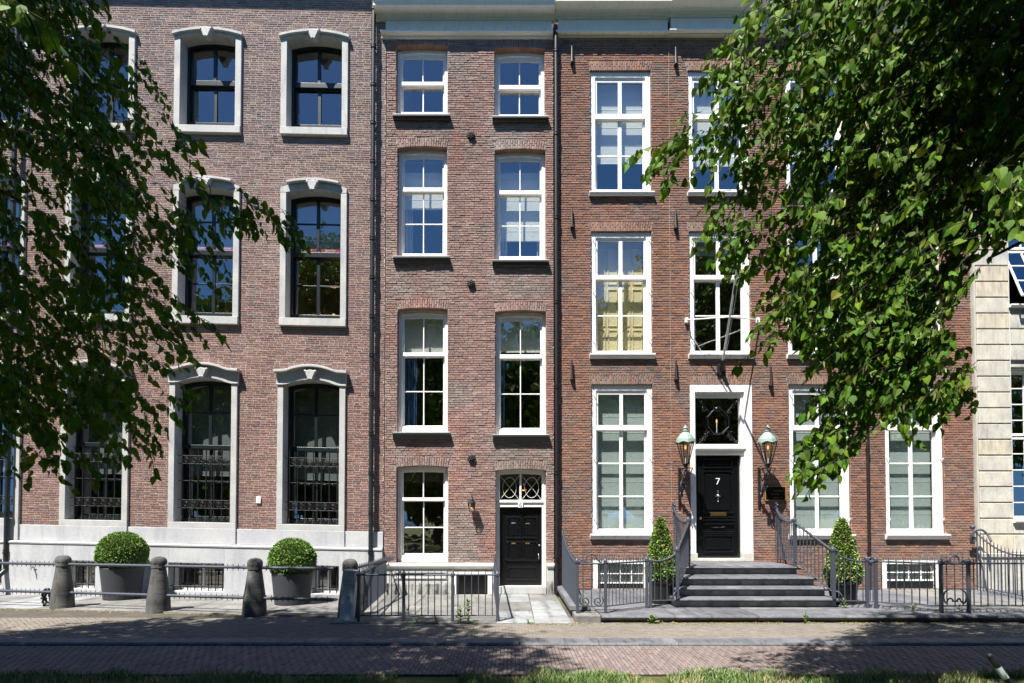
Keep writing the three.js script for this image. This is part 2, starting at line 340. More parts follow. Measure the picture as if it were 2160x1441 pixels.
// wooden sash window: o.x0..y1 the opening, z the face of its frame
function sashWindow(house, o) {
  const w = sub(house, 'window'), { x0, x1, y0, y1, z } = o, rise = o.rise || 0, fw = o.fw, m = o.mat || MT.whitePaint, dF = 0.16, sw = o.sw, mb = o.mb, gb = o.gb || 0.024;
  const ix0 = x0 + fw, ix1 = x1 - fw, cx = (ix0 + ix1) / 2, top = y1 - fw * (o.topK || 1);
  const f = [rbox(x0 + 0.002, ix0, y0 + 0.002, y1 - 0.002, z - dF, z, 0.006), rbox(ix1, x1 - 0.002, y0 + 0.002, y1 - 0.002, z - dF, z, 0.006), rbox(ix0 - 0.003, ix1 + 0.003, y0 + 0.001, o.pb - sw * (o.botK || 1.2), z - dF + 0.003, z + (o.lip || 0.004), 0.006)];
  f.push(rise ? band(arc(ix0 - 0.002, ix1 + 0.002, top, rise), arc(x0 + 0.004, x1 - 0.004, y1 - 0.004, rise), z - dF + 0.004, z - 0.003) : rbox(ix0 - 0.003, ix1 + 0.003, top, y1 - 0.003, z - dF + 0.003, z - 0.002, 0.006));
  f.push(rise ? band(arc(ix0 - 0.001, ix1 + 0.001, top - 0.018, rise), arc(ix0 - 0.001, ix1 + 0.001, top + 0.004, rise), z - 0.10, z - 0.022) : box(ix0 - 0.001, ix1 + 0.001, top - 0.02, top + 0.003, z - 0.1, z - 0.025));
  M(w, 'frame', f, m);
  const zu = z - 0.03, zl = z - 0.075, sd = 0.042;
  // upper sash
  const us = [rbox(ix0, ix0 + sw, o.m1 + 0.001, top, zu - sd, zu), rbox(ix1 - sw, ix1, o.m1 + 0.001, top, zu - sd, zu), rbox(cx - mb / 2, cx + mb / 2, o.m0, o.pt + rise * 0.5, zu - sd, zu + 0.002), rbox(ix0, ix1, o.m1, o.m0, zu - sd - 0.004, zu + 0.028, 0.01)];
  us.push(rise ? band(arc(ix0 + sw - 0.003, ix1 - sw + 0.003, o.pt - rise * 0.05, rise * 0.4), arc(ix0, ix1, top, rise), zu - sd + 0.003, zu - 0.003) : rbox(ix0 + sw - 0.003, ix1 - sw + 0.003, o.pt, top, zu - sd + 0.003, zu - 0.003));
  for (const b of o.ubars || []) us.push(rbox(ix0 + sw - 0.002, ix1 - sw + 0.002, b - gb / 2, b + gb / 2, zu - sd + 0.006, zu - 0.004, 0.006));
  M(w, 'upper_sash', us, m);
  // lower sash
  const bot = o.pb - sw * (o.botK || 1.2);
  const ls = [rbox(ix0, ix0 + sw, bot, o.m1 - 0.002, zl - sd, zl), rbox(ix1 - sw, ix1, bot, o.m1 - 0.002, zl - sd, zl), rbox(cx - mb / 2, cx + mb / 2, o.pb, o.m1 - 0.003, zl - sd, zl + 0.002), rbox(ix0 + sw - 0.003, ix1 - sw + 0.003, bot, o.pb, zl - sd + 0.003, zl - 0.003), rbox(ix0 + sw - 0.003, ix1 - sw + 0.003, o.m1 - 0.012, o.m1 + 0.02, zl - sd + 0.003, zl - 0.003)];
  for (const b of o.bars || []) ls.push(rbox(ix0 + sw - 0.002, ix1 - sw + 0.002, b - gb / 2, b + gb / 2, zl - sd + 0.006, zl - 0.004, 0.006));
  M(w, 'lower_sash', ls, m);
  const cols = mb > 0 ? [[ix0 + sw - 0.004, cx - mb / 2 + 0.004], [cx + mb / 2 - 0.004, ix1 - sw + 0.004]] : [[ix0 + sw - 0.004, ix1 - sw + 0.004]];
  const uy = [o.m0 - 0.004, ...(o.ubars || []).slice().sort((a, b) => a - b), null], ly = [o.pb - 0.004, ...(o.bars || []).slice().sort((a, b) => a - b), o.m1];
  for (const [a, b] of cols) {
    for (let k = 0; k + 1 < uy.length; k++) pane(w, a, b, uy[k], uy[k + 1] ?? o.pt + rise * 0.55, zu - sd * 0.6);
    for (let k = 0; k + 1 < ly.length; k++) pane(w, a, b, ly[k], ly[k + 1], zl - sd * 0.6);
  }
  if (o.sill) M(w, 'sill', o.sill, o.sillMat || m);
  Object.assign(w.userData, { in: undefined }); delete w.userData.in;
  w.zi = z - 0.2; w.box = { x0: ix0, x1: ix1, y0: o.pb, y1: o.pt, cx };
  return w;
}

// ================================================================ the ground
{
  const grassMap = tex(512, (u, v) => { const a = fbm(u * 9, v * 9, 81, 9, 5), b = fbm(u * 70, v * 70, 83, 70, 2); return [0.17 + 0.12 * a + 0.1 * b, 0.19 + 0.12 * a + 0.1 * b, 0.08 + 0.06 * a]; }, true, 2.2);
  const g = new THREE.PlaneGeometry(300, 300); g.rotateX(-Math.PI / 2); g.translate(0, -0.03, 0);
  struct('ground', g, mat({ map: grassMap, roughness: 1 }));
}
const bedding = mat({ map: mortarMap(0.29, 0.27, 0.24, 90), roughness: 1, bumpMap: grain, bumpScale: 0.003 });
const roadBed = mat({ map: mortarMap(0.20, 0.175, 0.165, 93), roughness: 1, bumpMap: grain, bumpScale: 0.003 });
function paving(parent, x0, x1, z0, z1, y, lx, lz, palette, s, tone) {       // bricks set on edge, ends flush
  const list = [], j = 0.005;
  if (lz > lx) { let k = 0; for (let x = x0; x < x1; x += lx, k++) for (let z = z0 - (k % 2 ? lz / 2 : 0); z < z1; z += lz) { const a = Math.max(z, z0), b = Math.min(z + lz, z1); if (b - a > 0.03) list.push([x + lx / 2, (a + b) / 2, lx - j, b - a - j]); } }
  else { let k = 0; for (let z = z0; z < z1; z += lz, k++) for (let x = x0 - (k % 2 ? lx / 2 : 0); x < x1; x += lx) list.push([x + lx / 2, z + lz / 2, lx - j, lz - j]); }
  for (const b of list) { const p = pix(V(b[0], y, b[1])); b[4] = p[0] > 0 && p[0] < 2160 && p[1] < 1441 ? p[2] : 99; b[5] = tone(b[0], b[1], pick(palette)); }
  const near = new Set(list.slice().sort((a, b) => a[4] - b[4]).slice(0, 300)), rest = [];
  const place = (b) => new THREE.Matrix4().compose(V(b[0], y + rr(-0.003, 0.003), b[1]), new THREE.Quaternion().setFromEuler(new THREE.Euler(-Math.PI / 2 + rr(-0.015, 0.015), rr(-0.02, 0.02), rr(-0.012, 0.012))), V(b[2], b[3], 0.03));
  for (const b of list) {
    if (!near.has(b)) { rest.push(b); continue; }
    const m = new THREE.Mesh(brickUnit, toneMat(b[5])); m.name = 'paving_brick'; place(b).decompose(m.position, m.quaternion, m.scale); m.castShadow = m.receiveShadow = true; parent.add(m);
  }
  const im = new THREE.InstancedMesh(brickUnit, brickInst, rest.length), c = new THREE.Color(); im.name = 'brick_paving'; im.userData.kind = 'stuff'; im.castShadow = im.receiveShadow = true;
  rest.forEach((b, i) => { im.setMatrixAt(i, place(b)); im.setColorAt(i, c.setRGB(...b[5])); });
  parent.add(im);
}
const dusty = (s, amp) => (x, z, c) => { const k = rr(0.88, 1.12) * (1 + amp * (fbm(x * 0.9 + 40, z * 1.6 + 40, s, 0, 4) - 0.5)); return c.map((v) => v * k); };
const road = struct('road', box(-24, 24, -0.09, -0.012, -7.86, -6.42), roadBed);
paving(road, -15, 15, -7.85, -6.43, -0.004, 0.047, 0.2, [[0.167, 0.129, 0.117], [0.152, 0.115, 0.107], [0.178, 0.138, 0.127], [0.140, 0.110, 0.106], [0.163, 0.129, 0.120]], 101, dusty(101, 0.35));
const pavement = struct('pavement', box(-24, 24, -0.09, -0.006, -11.6, -8.16), bedding);
paving(pavement, -15, 15, -10.02, -8.17, 0.002, 0.1, 0.048, [[0.150, 0.132, 0.112], [0.164, 0.144, 0.120], [0.141, 0.124, 0.107], [0.158, 0.138, 0.113], [0.173, 0.150, 0.123]], 105, dusty(105, 0.25));
// the kerb: long dressed stones, slightly proud, with a rounded front edge
{
  const k = sub(scene, 'kerb'); k.userData.kind = 'structure';
  for (let x = -15; x < 15;) { const l = rr(0.95, 1.15); const p = [[-8.155, -0.08], [-7.868, -0.08], [-7.868, 0.004], [-7.885, 0.026], [-7.92, 0.034], [-8.155, 0.036]]; M(k, 'kerb_stone', profile(p, x, x + l - 0.008), MT.bluestone); x += l; }
}
// floors in front of the houses
function slabs(parent, name, polys, y0, y1, material) { for (const p of polys) { const g = prism(p.map(([x, z]) => [x, -z]), y0, y1, 0.006); g.rotateX(-Math.PI / 2); M(parent, name, g, material); } }
{
  const f = sub(scene, 'forecourt'); f.userData.kind = 'structure';
  M(f, 'bed', box(-15, -2.9, -0.085, -0.02, -13, -11.5), bedding);
  const edge = (x) => -10.05 - Math.max(0, (-2.9 - x)) * 0.145;             // its edge runs a little askew
  const xs = [-14.6, -13.1, -11.7, -10.2, -8.9, -7.4, -6.0, -4.6, -2.95];
  for (let i = 0; i + 1 < xs.length; i++) {
    const a = xs[i] + 0.005, b = xs[i + 1] - 0.005, s = rr(0.35, 0.6), e = (t) => edge(t) * (1 - s) - 12.9 * s;
    slabs(f, 'paving_slab', [[[a, edge(a)], [b, edge(b)], [b, e(b) + 0.005], [a, e(a) + 0.005]], [[a, e(a) - 0.005], [b, e(b) - 0.005], [b, -12.95], [a, -12.95]]], -0.05, 0.02 + rr(-0.003, 0.003), rnd() < 0.4 ? MT.slabLight : MT.slab);
  }
  const z0 = -12.98, h = sub(scene, 'forecourt_001'); h.userData.kind = 'structure';
  M(h, 'bed', box(-2.9, 1.0, -0.085, -0.02, -13, -11.5), bedding);
  for (const [x0, x1, a, b, m] of [[-2.93, -1.7, -9.45, -11.3, MT.slab], [-1.69, -0.26, -9.45, -11.1, MT.slab], [-2.93, -1.9, -11.31, z0, MT.slab], [-1.89, -0.26, -11.11, z0, MT.slab], [-0.25, 0.36, -9.45, -10.6, MT.slabLight], [0.37, 0.96, -9.45, -10.9, MT.slabLight], [-0.25, 0.36, -10.61, -11.8, MT.slab], [0.37, 0.96, -10.91, -12.0, MT.slabLight], [-0.25, 0.36, -11.81, z0, MT.slabLight], [0.37, 0.96, -12.01, z0, MT.slab]])
    slabs(h, 'paving_slab', [[[x0, a], [x1, a], [x1, b], [x0, b]]], -0.05, 0.018 + rr(-0.002, 0.002), m);
}
// raised bluestone platform before the door with the steps
const PL = 0.12;
{
  const p = sub(scene, 'stone_platform'); p.userData.kind = 'structure';
  M(p, 'bed', box(1.05, 14, -0.08, 0.02, -12.99, -9.62), MT.roughStone);
  const cuts = [1.02, 1.45, 2.62, 4.0, 5.42, 6.8, 8.1, 9.6, 11.2, 12.8, 14];
  for (let i = 0; i + 1 < cuts.length; i++) {
    const a = cuts[i] + 0.003, b = cuts[i + 1] - 0.003;
    if (i === 0) M(p, 'corner_stone', rbox(a, b, -0.06, PL, -9.98, -9.53, 0.02), MT.slab);
    else M(p, 'edge_stone', profile([[-10.2, 0.03], [-9.60, 0.02], [-9.57, 0.035], [-9.53, 0.055], [-9.505, 0.085], [-9.51, PL - 0.02], [-9.53, PL], [-10.2, PL + rr(-0.002, 0.002)]], a, b), MT.bluestone);
    for (let z = -10.21, k = 0; z > -12.98; k++) { const t = Math.max(z - rr(0.75, 1.1), -12.98); if (i > 0 || true) M(p, 'paving_slab', rbox(a, b, 0.03, PL + rr(-0.003, 0.003), t + 0.004, z - 0.004, 0.008), i % 3 ? MT.bluestone : MT.slab); z = t; }
  }
  M(p, 'coping', rbox(0.985, 1.33, PL + 0.002, PL + 0.09, -12.97, -9.99, 0.015), MT.bluestone);
}
{
  const s = thing('stone_stair', 'four bluestone steps rising to the black door with number 7', 'steps');
  const tops = [0.275, 0.43, 0.585, 0.74], fronts = [-10.34, -10.66, -10.97, -11.58], xl = [2.86, 2.95, 3.0, 3.02], xr = [5.79, 5.76, 5.72, 5.70];
  for (let i = 0; i < 4; i++) {
    const t = tops[i], f = fronts[i], b = i < 3 ? fronts[i + 1] - 0.25 : -12.98, nose = [[b, t - 0.06], [f - 0.07, t - 0.062], [f - 0.03, t - 0.055], [f, t - 0.045], [f + 0.012, t - 0.022], [f, t - 0.004], [f - 0.02, t], [b, t]];
    if (i < 3) M(s, 'tread', profile(nose, xl[i], xr[i]), MT.bluestone);
    else { const m = (xl[3] + xr[3]) / 2 + 0.2; M(s, 'landing_slab', profile(nose, xl[3], m - 0.003), MT.bluestone); M(s, 'landing_slab', profile(nose, m + 0.003, xr[3]), MT.bluestone); }
    M(s, 'riser', box(xl[i] + 0.04, xr[i] - 0.04, i ? tops[i - 1] + 0.002 : PL + 0.002, t - 0.064, f - 0.4, f - 0.085), MT.slabLight);
  }
  M(s, 'stair_side', box(3.06, 5.66, PL + 0.01, 0.675, -12.97, -11.99), MT.roughStone);
  rebase(s, 4.35, PL, -11.6);
}

// ================================================================ house on the left: brick with grey stone window surrounds
const SHEAR = -0.021, XP = X(800, 700);          // the old house has settled: its courses fall a little to the right
const UX = (px, py) => X(px, py);
function UY(px, py, d = FD) { const p = at(px, py, d); return p.y - SHEAR * (p.x - XP); }
const houseA = thing('brick_house', 'wide brick house with arched grey stone window surrounds and dark sashes', 'house');
{
  const x0 = -13.6, x1 = X(811, 700), yP = UY(780, 1122), yTop = 13.8, zf = -FD;
  const WX = [-2, -1, 0, 1].map((k) => k);        // columns; 1 is nearest the downpipe
  const colDx = (k) => (k - 1) * 2.405;
  const rows = [
    { name: 3, ox: [594, 735, 170], oy: [285, 74], rise: 0.12, jw: 0.135, iy: [270, 84], irise: 0.09 },
    { name: 2, ox: [592, 732, 540], oy: [688, 396], rise: 0.11, jw: 0.132, iy: [672, 407], irise: 0.08 },
    { name: 1, ox: [586, 729, 950], oy: [1122, 800], rise: 0.1, jw: 0.13, iy: [1107, 811], irise: 0.09 },
  ];
  const holes = [], clear = [], specs = [];
  for (const k of WX) for (const r of rows) {
    const ax = UX(r.ox[0], r.ox[2]) + colDx(k), bx = UX(r.ox[1], r.ox[2]) + colDx(k), by = UY(660, r.oy[0], FD - 0.05), ty = UY(660, r.oy[1], FD - 0.05), jb = UY(660, r.iy[0], FD - 0.05), jt = UY(660, r.iy[1], FD - 0.05);
    const o = { k, r, x0: ax, x1: bx, y0: by, y1: ty, ix0: ax + r.jw, ix1: bx - r.jw, iy0: jb, iy1: jt };
    specs.push(o);
    holes.push({ x0: o.ix0 - 0.03, x1: o.ix1 + 0.03, y0: jb - 0.03, y1: jt + 0.02, rise: r.irise });
    clear.push({ x0: ax + 0.006, x1: bx - 0.006, y0: r.name === 1 ? yP - 0.1 : by + 0.006, y1: ty - 0.02, rise: r.rise, ah: 0.012, arch: false });
  }
  const mortar = mat({ map: mortarMap(0.69, 0.645, 0.61, 110), roughness: 0.95, bumpMap: grain, bumpScale: 0.002 });
  const wall = wallMesh(houseA, x0, x1, yP + 0.002, yTop, zf - 0.007, holes, mortar, MT.greyStone);
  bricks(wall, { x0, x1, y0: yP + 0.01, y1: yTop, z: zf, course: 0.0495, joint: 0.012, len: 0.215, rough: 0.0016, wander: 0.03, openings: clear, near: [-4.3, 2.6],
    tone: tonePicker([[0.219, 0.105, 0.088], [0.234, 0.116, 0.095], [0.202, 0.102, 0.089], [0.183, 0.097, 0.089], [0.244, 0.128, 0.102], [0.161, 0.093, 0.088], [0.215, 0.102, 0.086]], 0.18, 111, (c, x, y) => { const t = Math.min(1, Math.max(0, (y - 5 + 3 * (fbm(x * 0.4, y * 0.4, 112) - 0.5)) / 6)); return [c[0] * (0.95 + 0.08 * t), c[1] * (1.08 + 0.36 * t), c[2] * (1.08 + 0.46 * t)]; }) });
  // stone surrounds
  for (const o of specs) {
    const { r } = o, zs = zf + 0.055, zb = zf - 0.31, g = [], cx = (o.x0 + o.x1) / 2;
    const s = sub(houseA, 'window_surround'), hT = UY(660, r.name === 3 ? 70 : r.name === 2 ? 382 : 781, FD - (r.name === 1 ? 0.17 : 0.12));
    const jx = [[o.x0, o.ix0], [o.ix1, o.x1]], jTop = o.iy1 - 0.0;
    for (const [a, b] of jx) M(s, 'jamb', prism([[a, o.iy0 + 0.002], [b, o.iy0 + 0.002], [b, jTop - 0.002], [a, jTop - 0.002]], zb, zs, 0.006), MT.greyStone);
    M(s, 'lintel', band([[o.x0, jTop], ...arc(o.ix0, o.ix1, o.iy1, r.irise), [o.x1, jTop]], arc(o.x0, o.x1, o.y1, r.rise), zb, zs + 0.002, 0.006), MT.greyStone);
    M(s, 'sill', rbox(o.x0 + 0.001, o.x1 - 0.001, o.y0, o.iy0, zb, zs + (r.name === 1 ? 0.004 : 0.03), 0.008), MT.greyStone);
    // hood moulding above
    if (r.name === 3) M(s, 'hood', band(arc(o.x0 - 0.035, o.x1 + 0.035, hT - 0.065, r.rise), arc(o.x0 - 0.035, o.x1 + 0.035, hT, r.rise), zf - 0.02, zs + 0.055, 0.008), MT.greyStone);
    if (r.name === 2) { M(s, 'hood', band(arc(o.x0 + 0.17, o.x1 - 0.17, hT - 0.05, 0.065), arc(o.x0 + 0.15, o.x1 - 0.15, hT, 0.07), zf - 0.02, zs + 0.085, 0.006), MT.greyStone); M(s, 'frieze', band(arc(o.x0 + 0.2, o.x1 - 0.2, Math.min(o.y1 + 0.06, hT - 0.07), 0.06), arc(o.x0 + 0.2, o.x1 - 0.2, hT - 0.051, 0.065), zf - 0.02, zs - 0.012), MT.greyStone); }
    if (r.name === 1) {
      const curve = (dy, e) => [[o.x0 - e, o.y1 + dy - 0.02], [o.x0 + 0.17, o.y1 + dy - 0.01], ...arc(o.x0 + 0.25, o.x1 - 0.25, o.y1 + dy + 0.01, 0.1), [o.x1 - 0.17, o.y1 + dy - 0.01], [o.x1 + e, o.y1 + dy - 0.02]];
      M(s, 'hood', band(curve(hT - o.y1 - 0.035, 0.055), curve(hT - o.y1 + 0.02, 0.055), zf - 0.02, zs + 0.13, 0.008), MT.greyStone);
      M(s, 'frieze', band(curve(-0.12, 0.02), curve(hT - o.y1 - 0.037, 0.02), zf - 0.02, zs + 0.022), MT.greyStone);
      M(s, 'necking', [rbox(o.x0 - 0.015, o.ix0 + 0.012, o.iy1 - 0.03, o.iy1 + 0.005, zf - 0.02, zs + 0.03, 0.01), rbox(o.ix1 - 0.012, o.x1 + 0.015, o.iy1 - 0.03, o.iy1 + 0.005, zf - 0.02, zs + 0.03, 0.01)], MT.greyStone);
    }
    // carved keystone: a small shield with curls
    const ky = UY(660, r.name === 1 ? 789 : r.name === 2 ? 389 : 70, FD - 0.15), kw = 0.145;
    const shield = [[-kw, 0.11], [-kw * 0.5, 0.085], [0, 0.11], [kw * 0.5, 0.085], [kw, 0.11], [kw * 0.72, 0.0], [kw * 0.45, -0.09], [0, -0.13], [-kw * 0.45, -0.09], [-kw * 0.72, 0.0]].map(([x, y]) => [cx + x, ky + y]);
    M(s, 'keystone', [prism(shield, zf, zs + 0.11, 0.02), ball(cx - kw * 0.75, ky + 0.06, zs + 0.085, 0.035), ball(cx + kw * 0.75, ky + 0.06, zs + 0.085, 0.035), ball(cx - 0.03, ky - 0.105, zs + 0.09, 0.03), ball(cx + 0.03, ky - 0.105, zs + 0.09, 0.03)], MT.greyStone);
    // sash
    const z = zf - 0.24, pY = (py) => UY(660, py, FD + 0.3), d = r.name === 3 ? { pt: 105, m0: 178, m1: 189, pb: 263, ub: [], lb: [] } : r.name === 2 ? { pt: 424, m0: 534, m1: 545, pb: 663, ub: [474], lb: [603] } : { pt: 822, m0: 944, m1: 953, pb: 1094, ub: [876], lb: [1022] };
    const w = sashWindow(houseA, { x0: o.ix0, x1: o.ix1, y0: o.iy0, y1: o.iy1, rise: r.irise, z, fw: 0.055, sw: 0.05, mb: 0.075, mat: MT.greenPaint, pt: pY(d.pt), m0: pY(d.m0), m1: pY(d.m1), pb: pY(d.pb), ubars: d.ub.map((v) => pY(v)), bars: d.lb.map((v) => pY(v)), botK: 0.8, gb: 0.03 });
    const b = w.box, zi = w.zi;
    if (r.name === 1) { blind(w, b.x0, b.x1, pY(1012) + (o.k === 1 ? 0 : 0.05), b.y1 + 0.08, zi - 0.03, 3, MT.screenDark, 'roller_screen'); }
    if (r.name === 2) {
      blind(w, b.x0, b.x1, pY(533), b.y1 + 0.07, zi - 0.03, 3, MT.screen, 'roller_screen');
      M(w, 'film_strip', box(b.x0 + 0.03, b.x1 - 0.03, pY(531.5), pY(525.5), z - 0.063, z - 0.061), MT.redStrip, { label: 'crimson strip with white company name along the upper sash' });
      const tw = [(b.x0 + b.cx) / 2 + 0.02, (b.cx + b.x1) / 2 - 0.0];
      M(w, 'lettering', tw.map((x) => text('Quintor', font, 0.052, 0.002, x, pY(528.3), z - 0.0605)), MT.whitePaint);
      if (o.k >= 0) { const lx = b.cx + 0.12 - (o.k === 0 ? 0.5 : 0), lz = -14.1, ly = pY(640) + SHEAR * (lx - XP), L = thing('pendant_lamp', o.k ? 'small glowing bulb inside the window beside the downpipe, on the middle floor' : 'small glowing bulb inside the leaf-screened middle floor window', 'lamp', 'bulbs hanging inside the left house'); M(L, 'bulb', ball(lx, ly, lz, 0.045, 8), MT.flame); M(L, 'cord', rod(V(lx, ly + 0.05, lz), V(lx, ly + 2.6, lz), 0.004, 4), MT.ironBlack); const pl = new THREE.PointLight(new THREE.Color(1, 0.55, 0.25), 0.5); pl.position.set(lx, ly, lz); pl.castShadow = true; L.add(pl); rebase(L, lx, ly, lz); }
    }
  }
  // window grilles of the ground floor
  for (const o of specs) if (o.r.name === 1) {
    const gr = sub(houseA, 'window_grille'), z = zf - 0.1, yb = o.iy0 + 0.03, yt = UY(660, 951), a = o.ix0, b = o.ix1, n = 7;
    const bandsY = [[UY(660, 983), UY(660, 966)], [UY(660, 1077), UY(660, 1060)]];
    for (let i = 0; i < n; i++) { const x = a + (b - a) * (i + 0.55) / n; M(gr, 'bar', [rod(V(x, yb, z + 0.03), V(x, yb + 0.1, z), 0.013), rod(V(x, yb + 0.09, z), V(x, yt - 0.03, z), 0.013), rod(V(x, yt - 0.03, z), V(x + 0.012, yt + 0.02, z + 0.015), 0.013, 6, 0.006)], MT.ironBlack); }
    for (const [y0, y1] of bandsY) for (const y of [y0, y1]) M(gr, 'cross_bar', rod(V(a - 0.001, y, z + 0.004), V(b + 0.001, y, z + 0.004), 0.008), MT.ironBlack);
    for (const [y0, y1] of bandsY) for (let i = 0; i < n - 1; i++) { const x = a + (b - a) * (i + 1.05) / n; M(gr, 'scroll', tube(spiral(V(x, (y0 + y1) / 2, z + 0.012), 0.072, 0.012, 2.1, V(1, 0, 0), V(0, 1, 0), Math.PI * 1.5), 0.008, 30, 4), MT.ironBlack); }
    M(gr, 'cross_bar', rod(V(a - 0.001, UY(660, 1019), z - 0.01), V(b + 0.001, UY(660, 1019), z - 0.01), 0.006), MT.ironBlack);
  }
  // plinth: two storeys of dressed grey stone with cellar windows
  const yl = UY(780, 1155), yb = -0.35, cellar = [[-4.41, -3.8], [-7.55, -6.32], [-9.85, -9.15], [-12.4, -11.2]], ct = UY(420, 1187), cb = UY(420, 1246);
  const cuts = [];
  const pl = sub(houseA, 'plinth');
  for (const o of specs) if (o.r.name === 1) cuts.push(o.x0 - 0.005, o.x1 + 0.005);
  cuts.sort((p, q) => p - q); const xs = [x0, ...cuts, x1];
  for (let i = 0; i + 1 < xs.length; i++) M(pl, 'plinth_block', rbox(xs[i] + 0.002, xs[i + 1] - 0.002, yl + 0.002, yP, zf - 0.3, zf + (i % 2 ? 0.062 : 0.03), 0.008), MT.plinthStone);
  const lower = new THREE.Shape([[x0, yb], [x1, yb], [x1, yl - 0.03], [x0, yl - 0.03]].map((p) => new THREE.Vector2(...p)));
  let lx = x0; const joints = [-12.9, -10.6, -8.6, -6.0, -4.9, -3.55, x1];
  for (const e of joints) { M(pl, 'coping', profile([[zf - 0.3, yl - 0.06], [zf + 0.135, yl - 0.06], [zf + 0.14, yl - 0.03], [zf + 0.12, yl - 0.008], [zf + 0.05, yl], [zf - 0.3, yl]], lx + 0.002, e - 0.002), MT.plinthStone); lx = e; }
  const base = [];
  const cs = cellar.slice().sort((p, q) => p[0] - q[0]); let c0 = x0;
  for (const [a, b] of cs) { base.push([c0, a, yb, yl - 0.062]); base.push([a, b, ct, yl - 0.062]); base.push([a, b, yb, cb]); c0 = b; }
  base.push([c0, x1, yb, yl - 0.062]);
  for (const [a, b, p, q] of base) { const n = Math.max(1, Math.round((b - a) / 1.3)); for (let i = 0; i < n; i++) M(pl, 'plinth_block', rbox(a + (b - a) * i / n + (i ? 0.002 : 0), a + (b - a) * (i + 1) / n - (i < n - 1 ? 0.002 : 0), p, q, zf - 0.3, zf + 0.12, 0.004), MT.plinthStone); }
  for (const [a, b] of cs) {
    const cw = sub(houseA, 'cellar_window');
    M(cw, 'frame', [box(a, a + 0.05, cb, ct, zf - 0.22, zf - 0.15), box(b - 0.05, b, cb, ct, zf - 0.22, zf - 0.15), box((a + b) / 2 - 0.03, (a + b) / 2 + 0.03, cb, ct, zf - 0.22, zf - 0.152), box(a, b, ct - 0.05, ct, zf - 0.218, zf - 0.148), box(a, b, cb, cb + 0.05, zf - 0.218, zf - 0.148)], MT.cornicePaint);
    pane(cw, a + 0.045, b - 0.045, cb + 0.045, ct - 0.045, zf - 0.19);
    const n = Math.round((b - a) / 0.15);
    for (let i = 0; i < n; i++) { const x = a + (b - a) * (i + 0.5) / n; M(cw, 'bar', [rod(V(x, cb, zf + 0.02), V(x, ct, zf + 0.02), 0.012), rod(V(x, cb + 0.09, zf + 0.02), V(x, cb + 0.15, zf + 0.09), 0.008, 5, 0.003)], MT.ironBlack); }
    M(cw, 'cross_bar', rod(V(a, cb + 0.1, zf + 0.025), V(b, cb + 0.1, zf + 0.025), 0.012), MT.ironBlack);
  }
  // top cornice, out of the picture but casting the shadow at its head
  M(houseA, 'cornice', profile([[zf - 0.3, yTop], [zf + 0.1, yTop], [zf + 0.14, yTop + 0.15], [zf + 0.42, yTop + 0.32], [zf + 0.5, yTop + 0.5], [zf - 0.3, yTop + 0.52]], x0 - 0.05, x1 - 0.02), MT.cornicePaint);
  M(houseA, 'meter_cover', rbox(X(541, 1055), X(551, 1055), UY(546, 1062), UY(546, 1048), zf - 0.01, zf + 0.03), MT.whitePlastic, { label: 'small white plate on the brick between two barred windows' });
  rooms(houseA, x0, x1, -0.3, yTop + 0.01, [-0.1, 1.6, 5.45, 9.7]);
  rebase(houseA, XP, 0, -FD);
  const sh = new THREE.Matrix4().set(1, 0, 0, XP, SHEAR, 1, 0, 0, 0, 0, 1, -FD, 0, 0, 0, 1);
  houseA.matrixAutoUpdate = false; houseA.matrix.copy(sh);
}

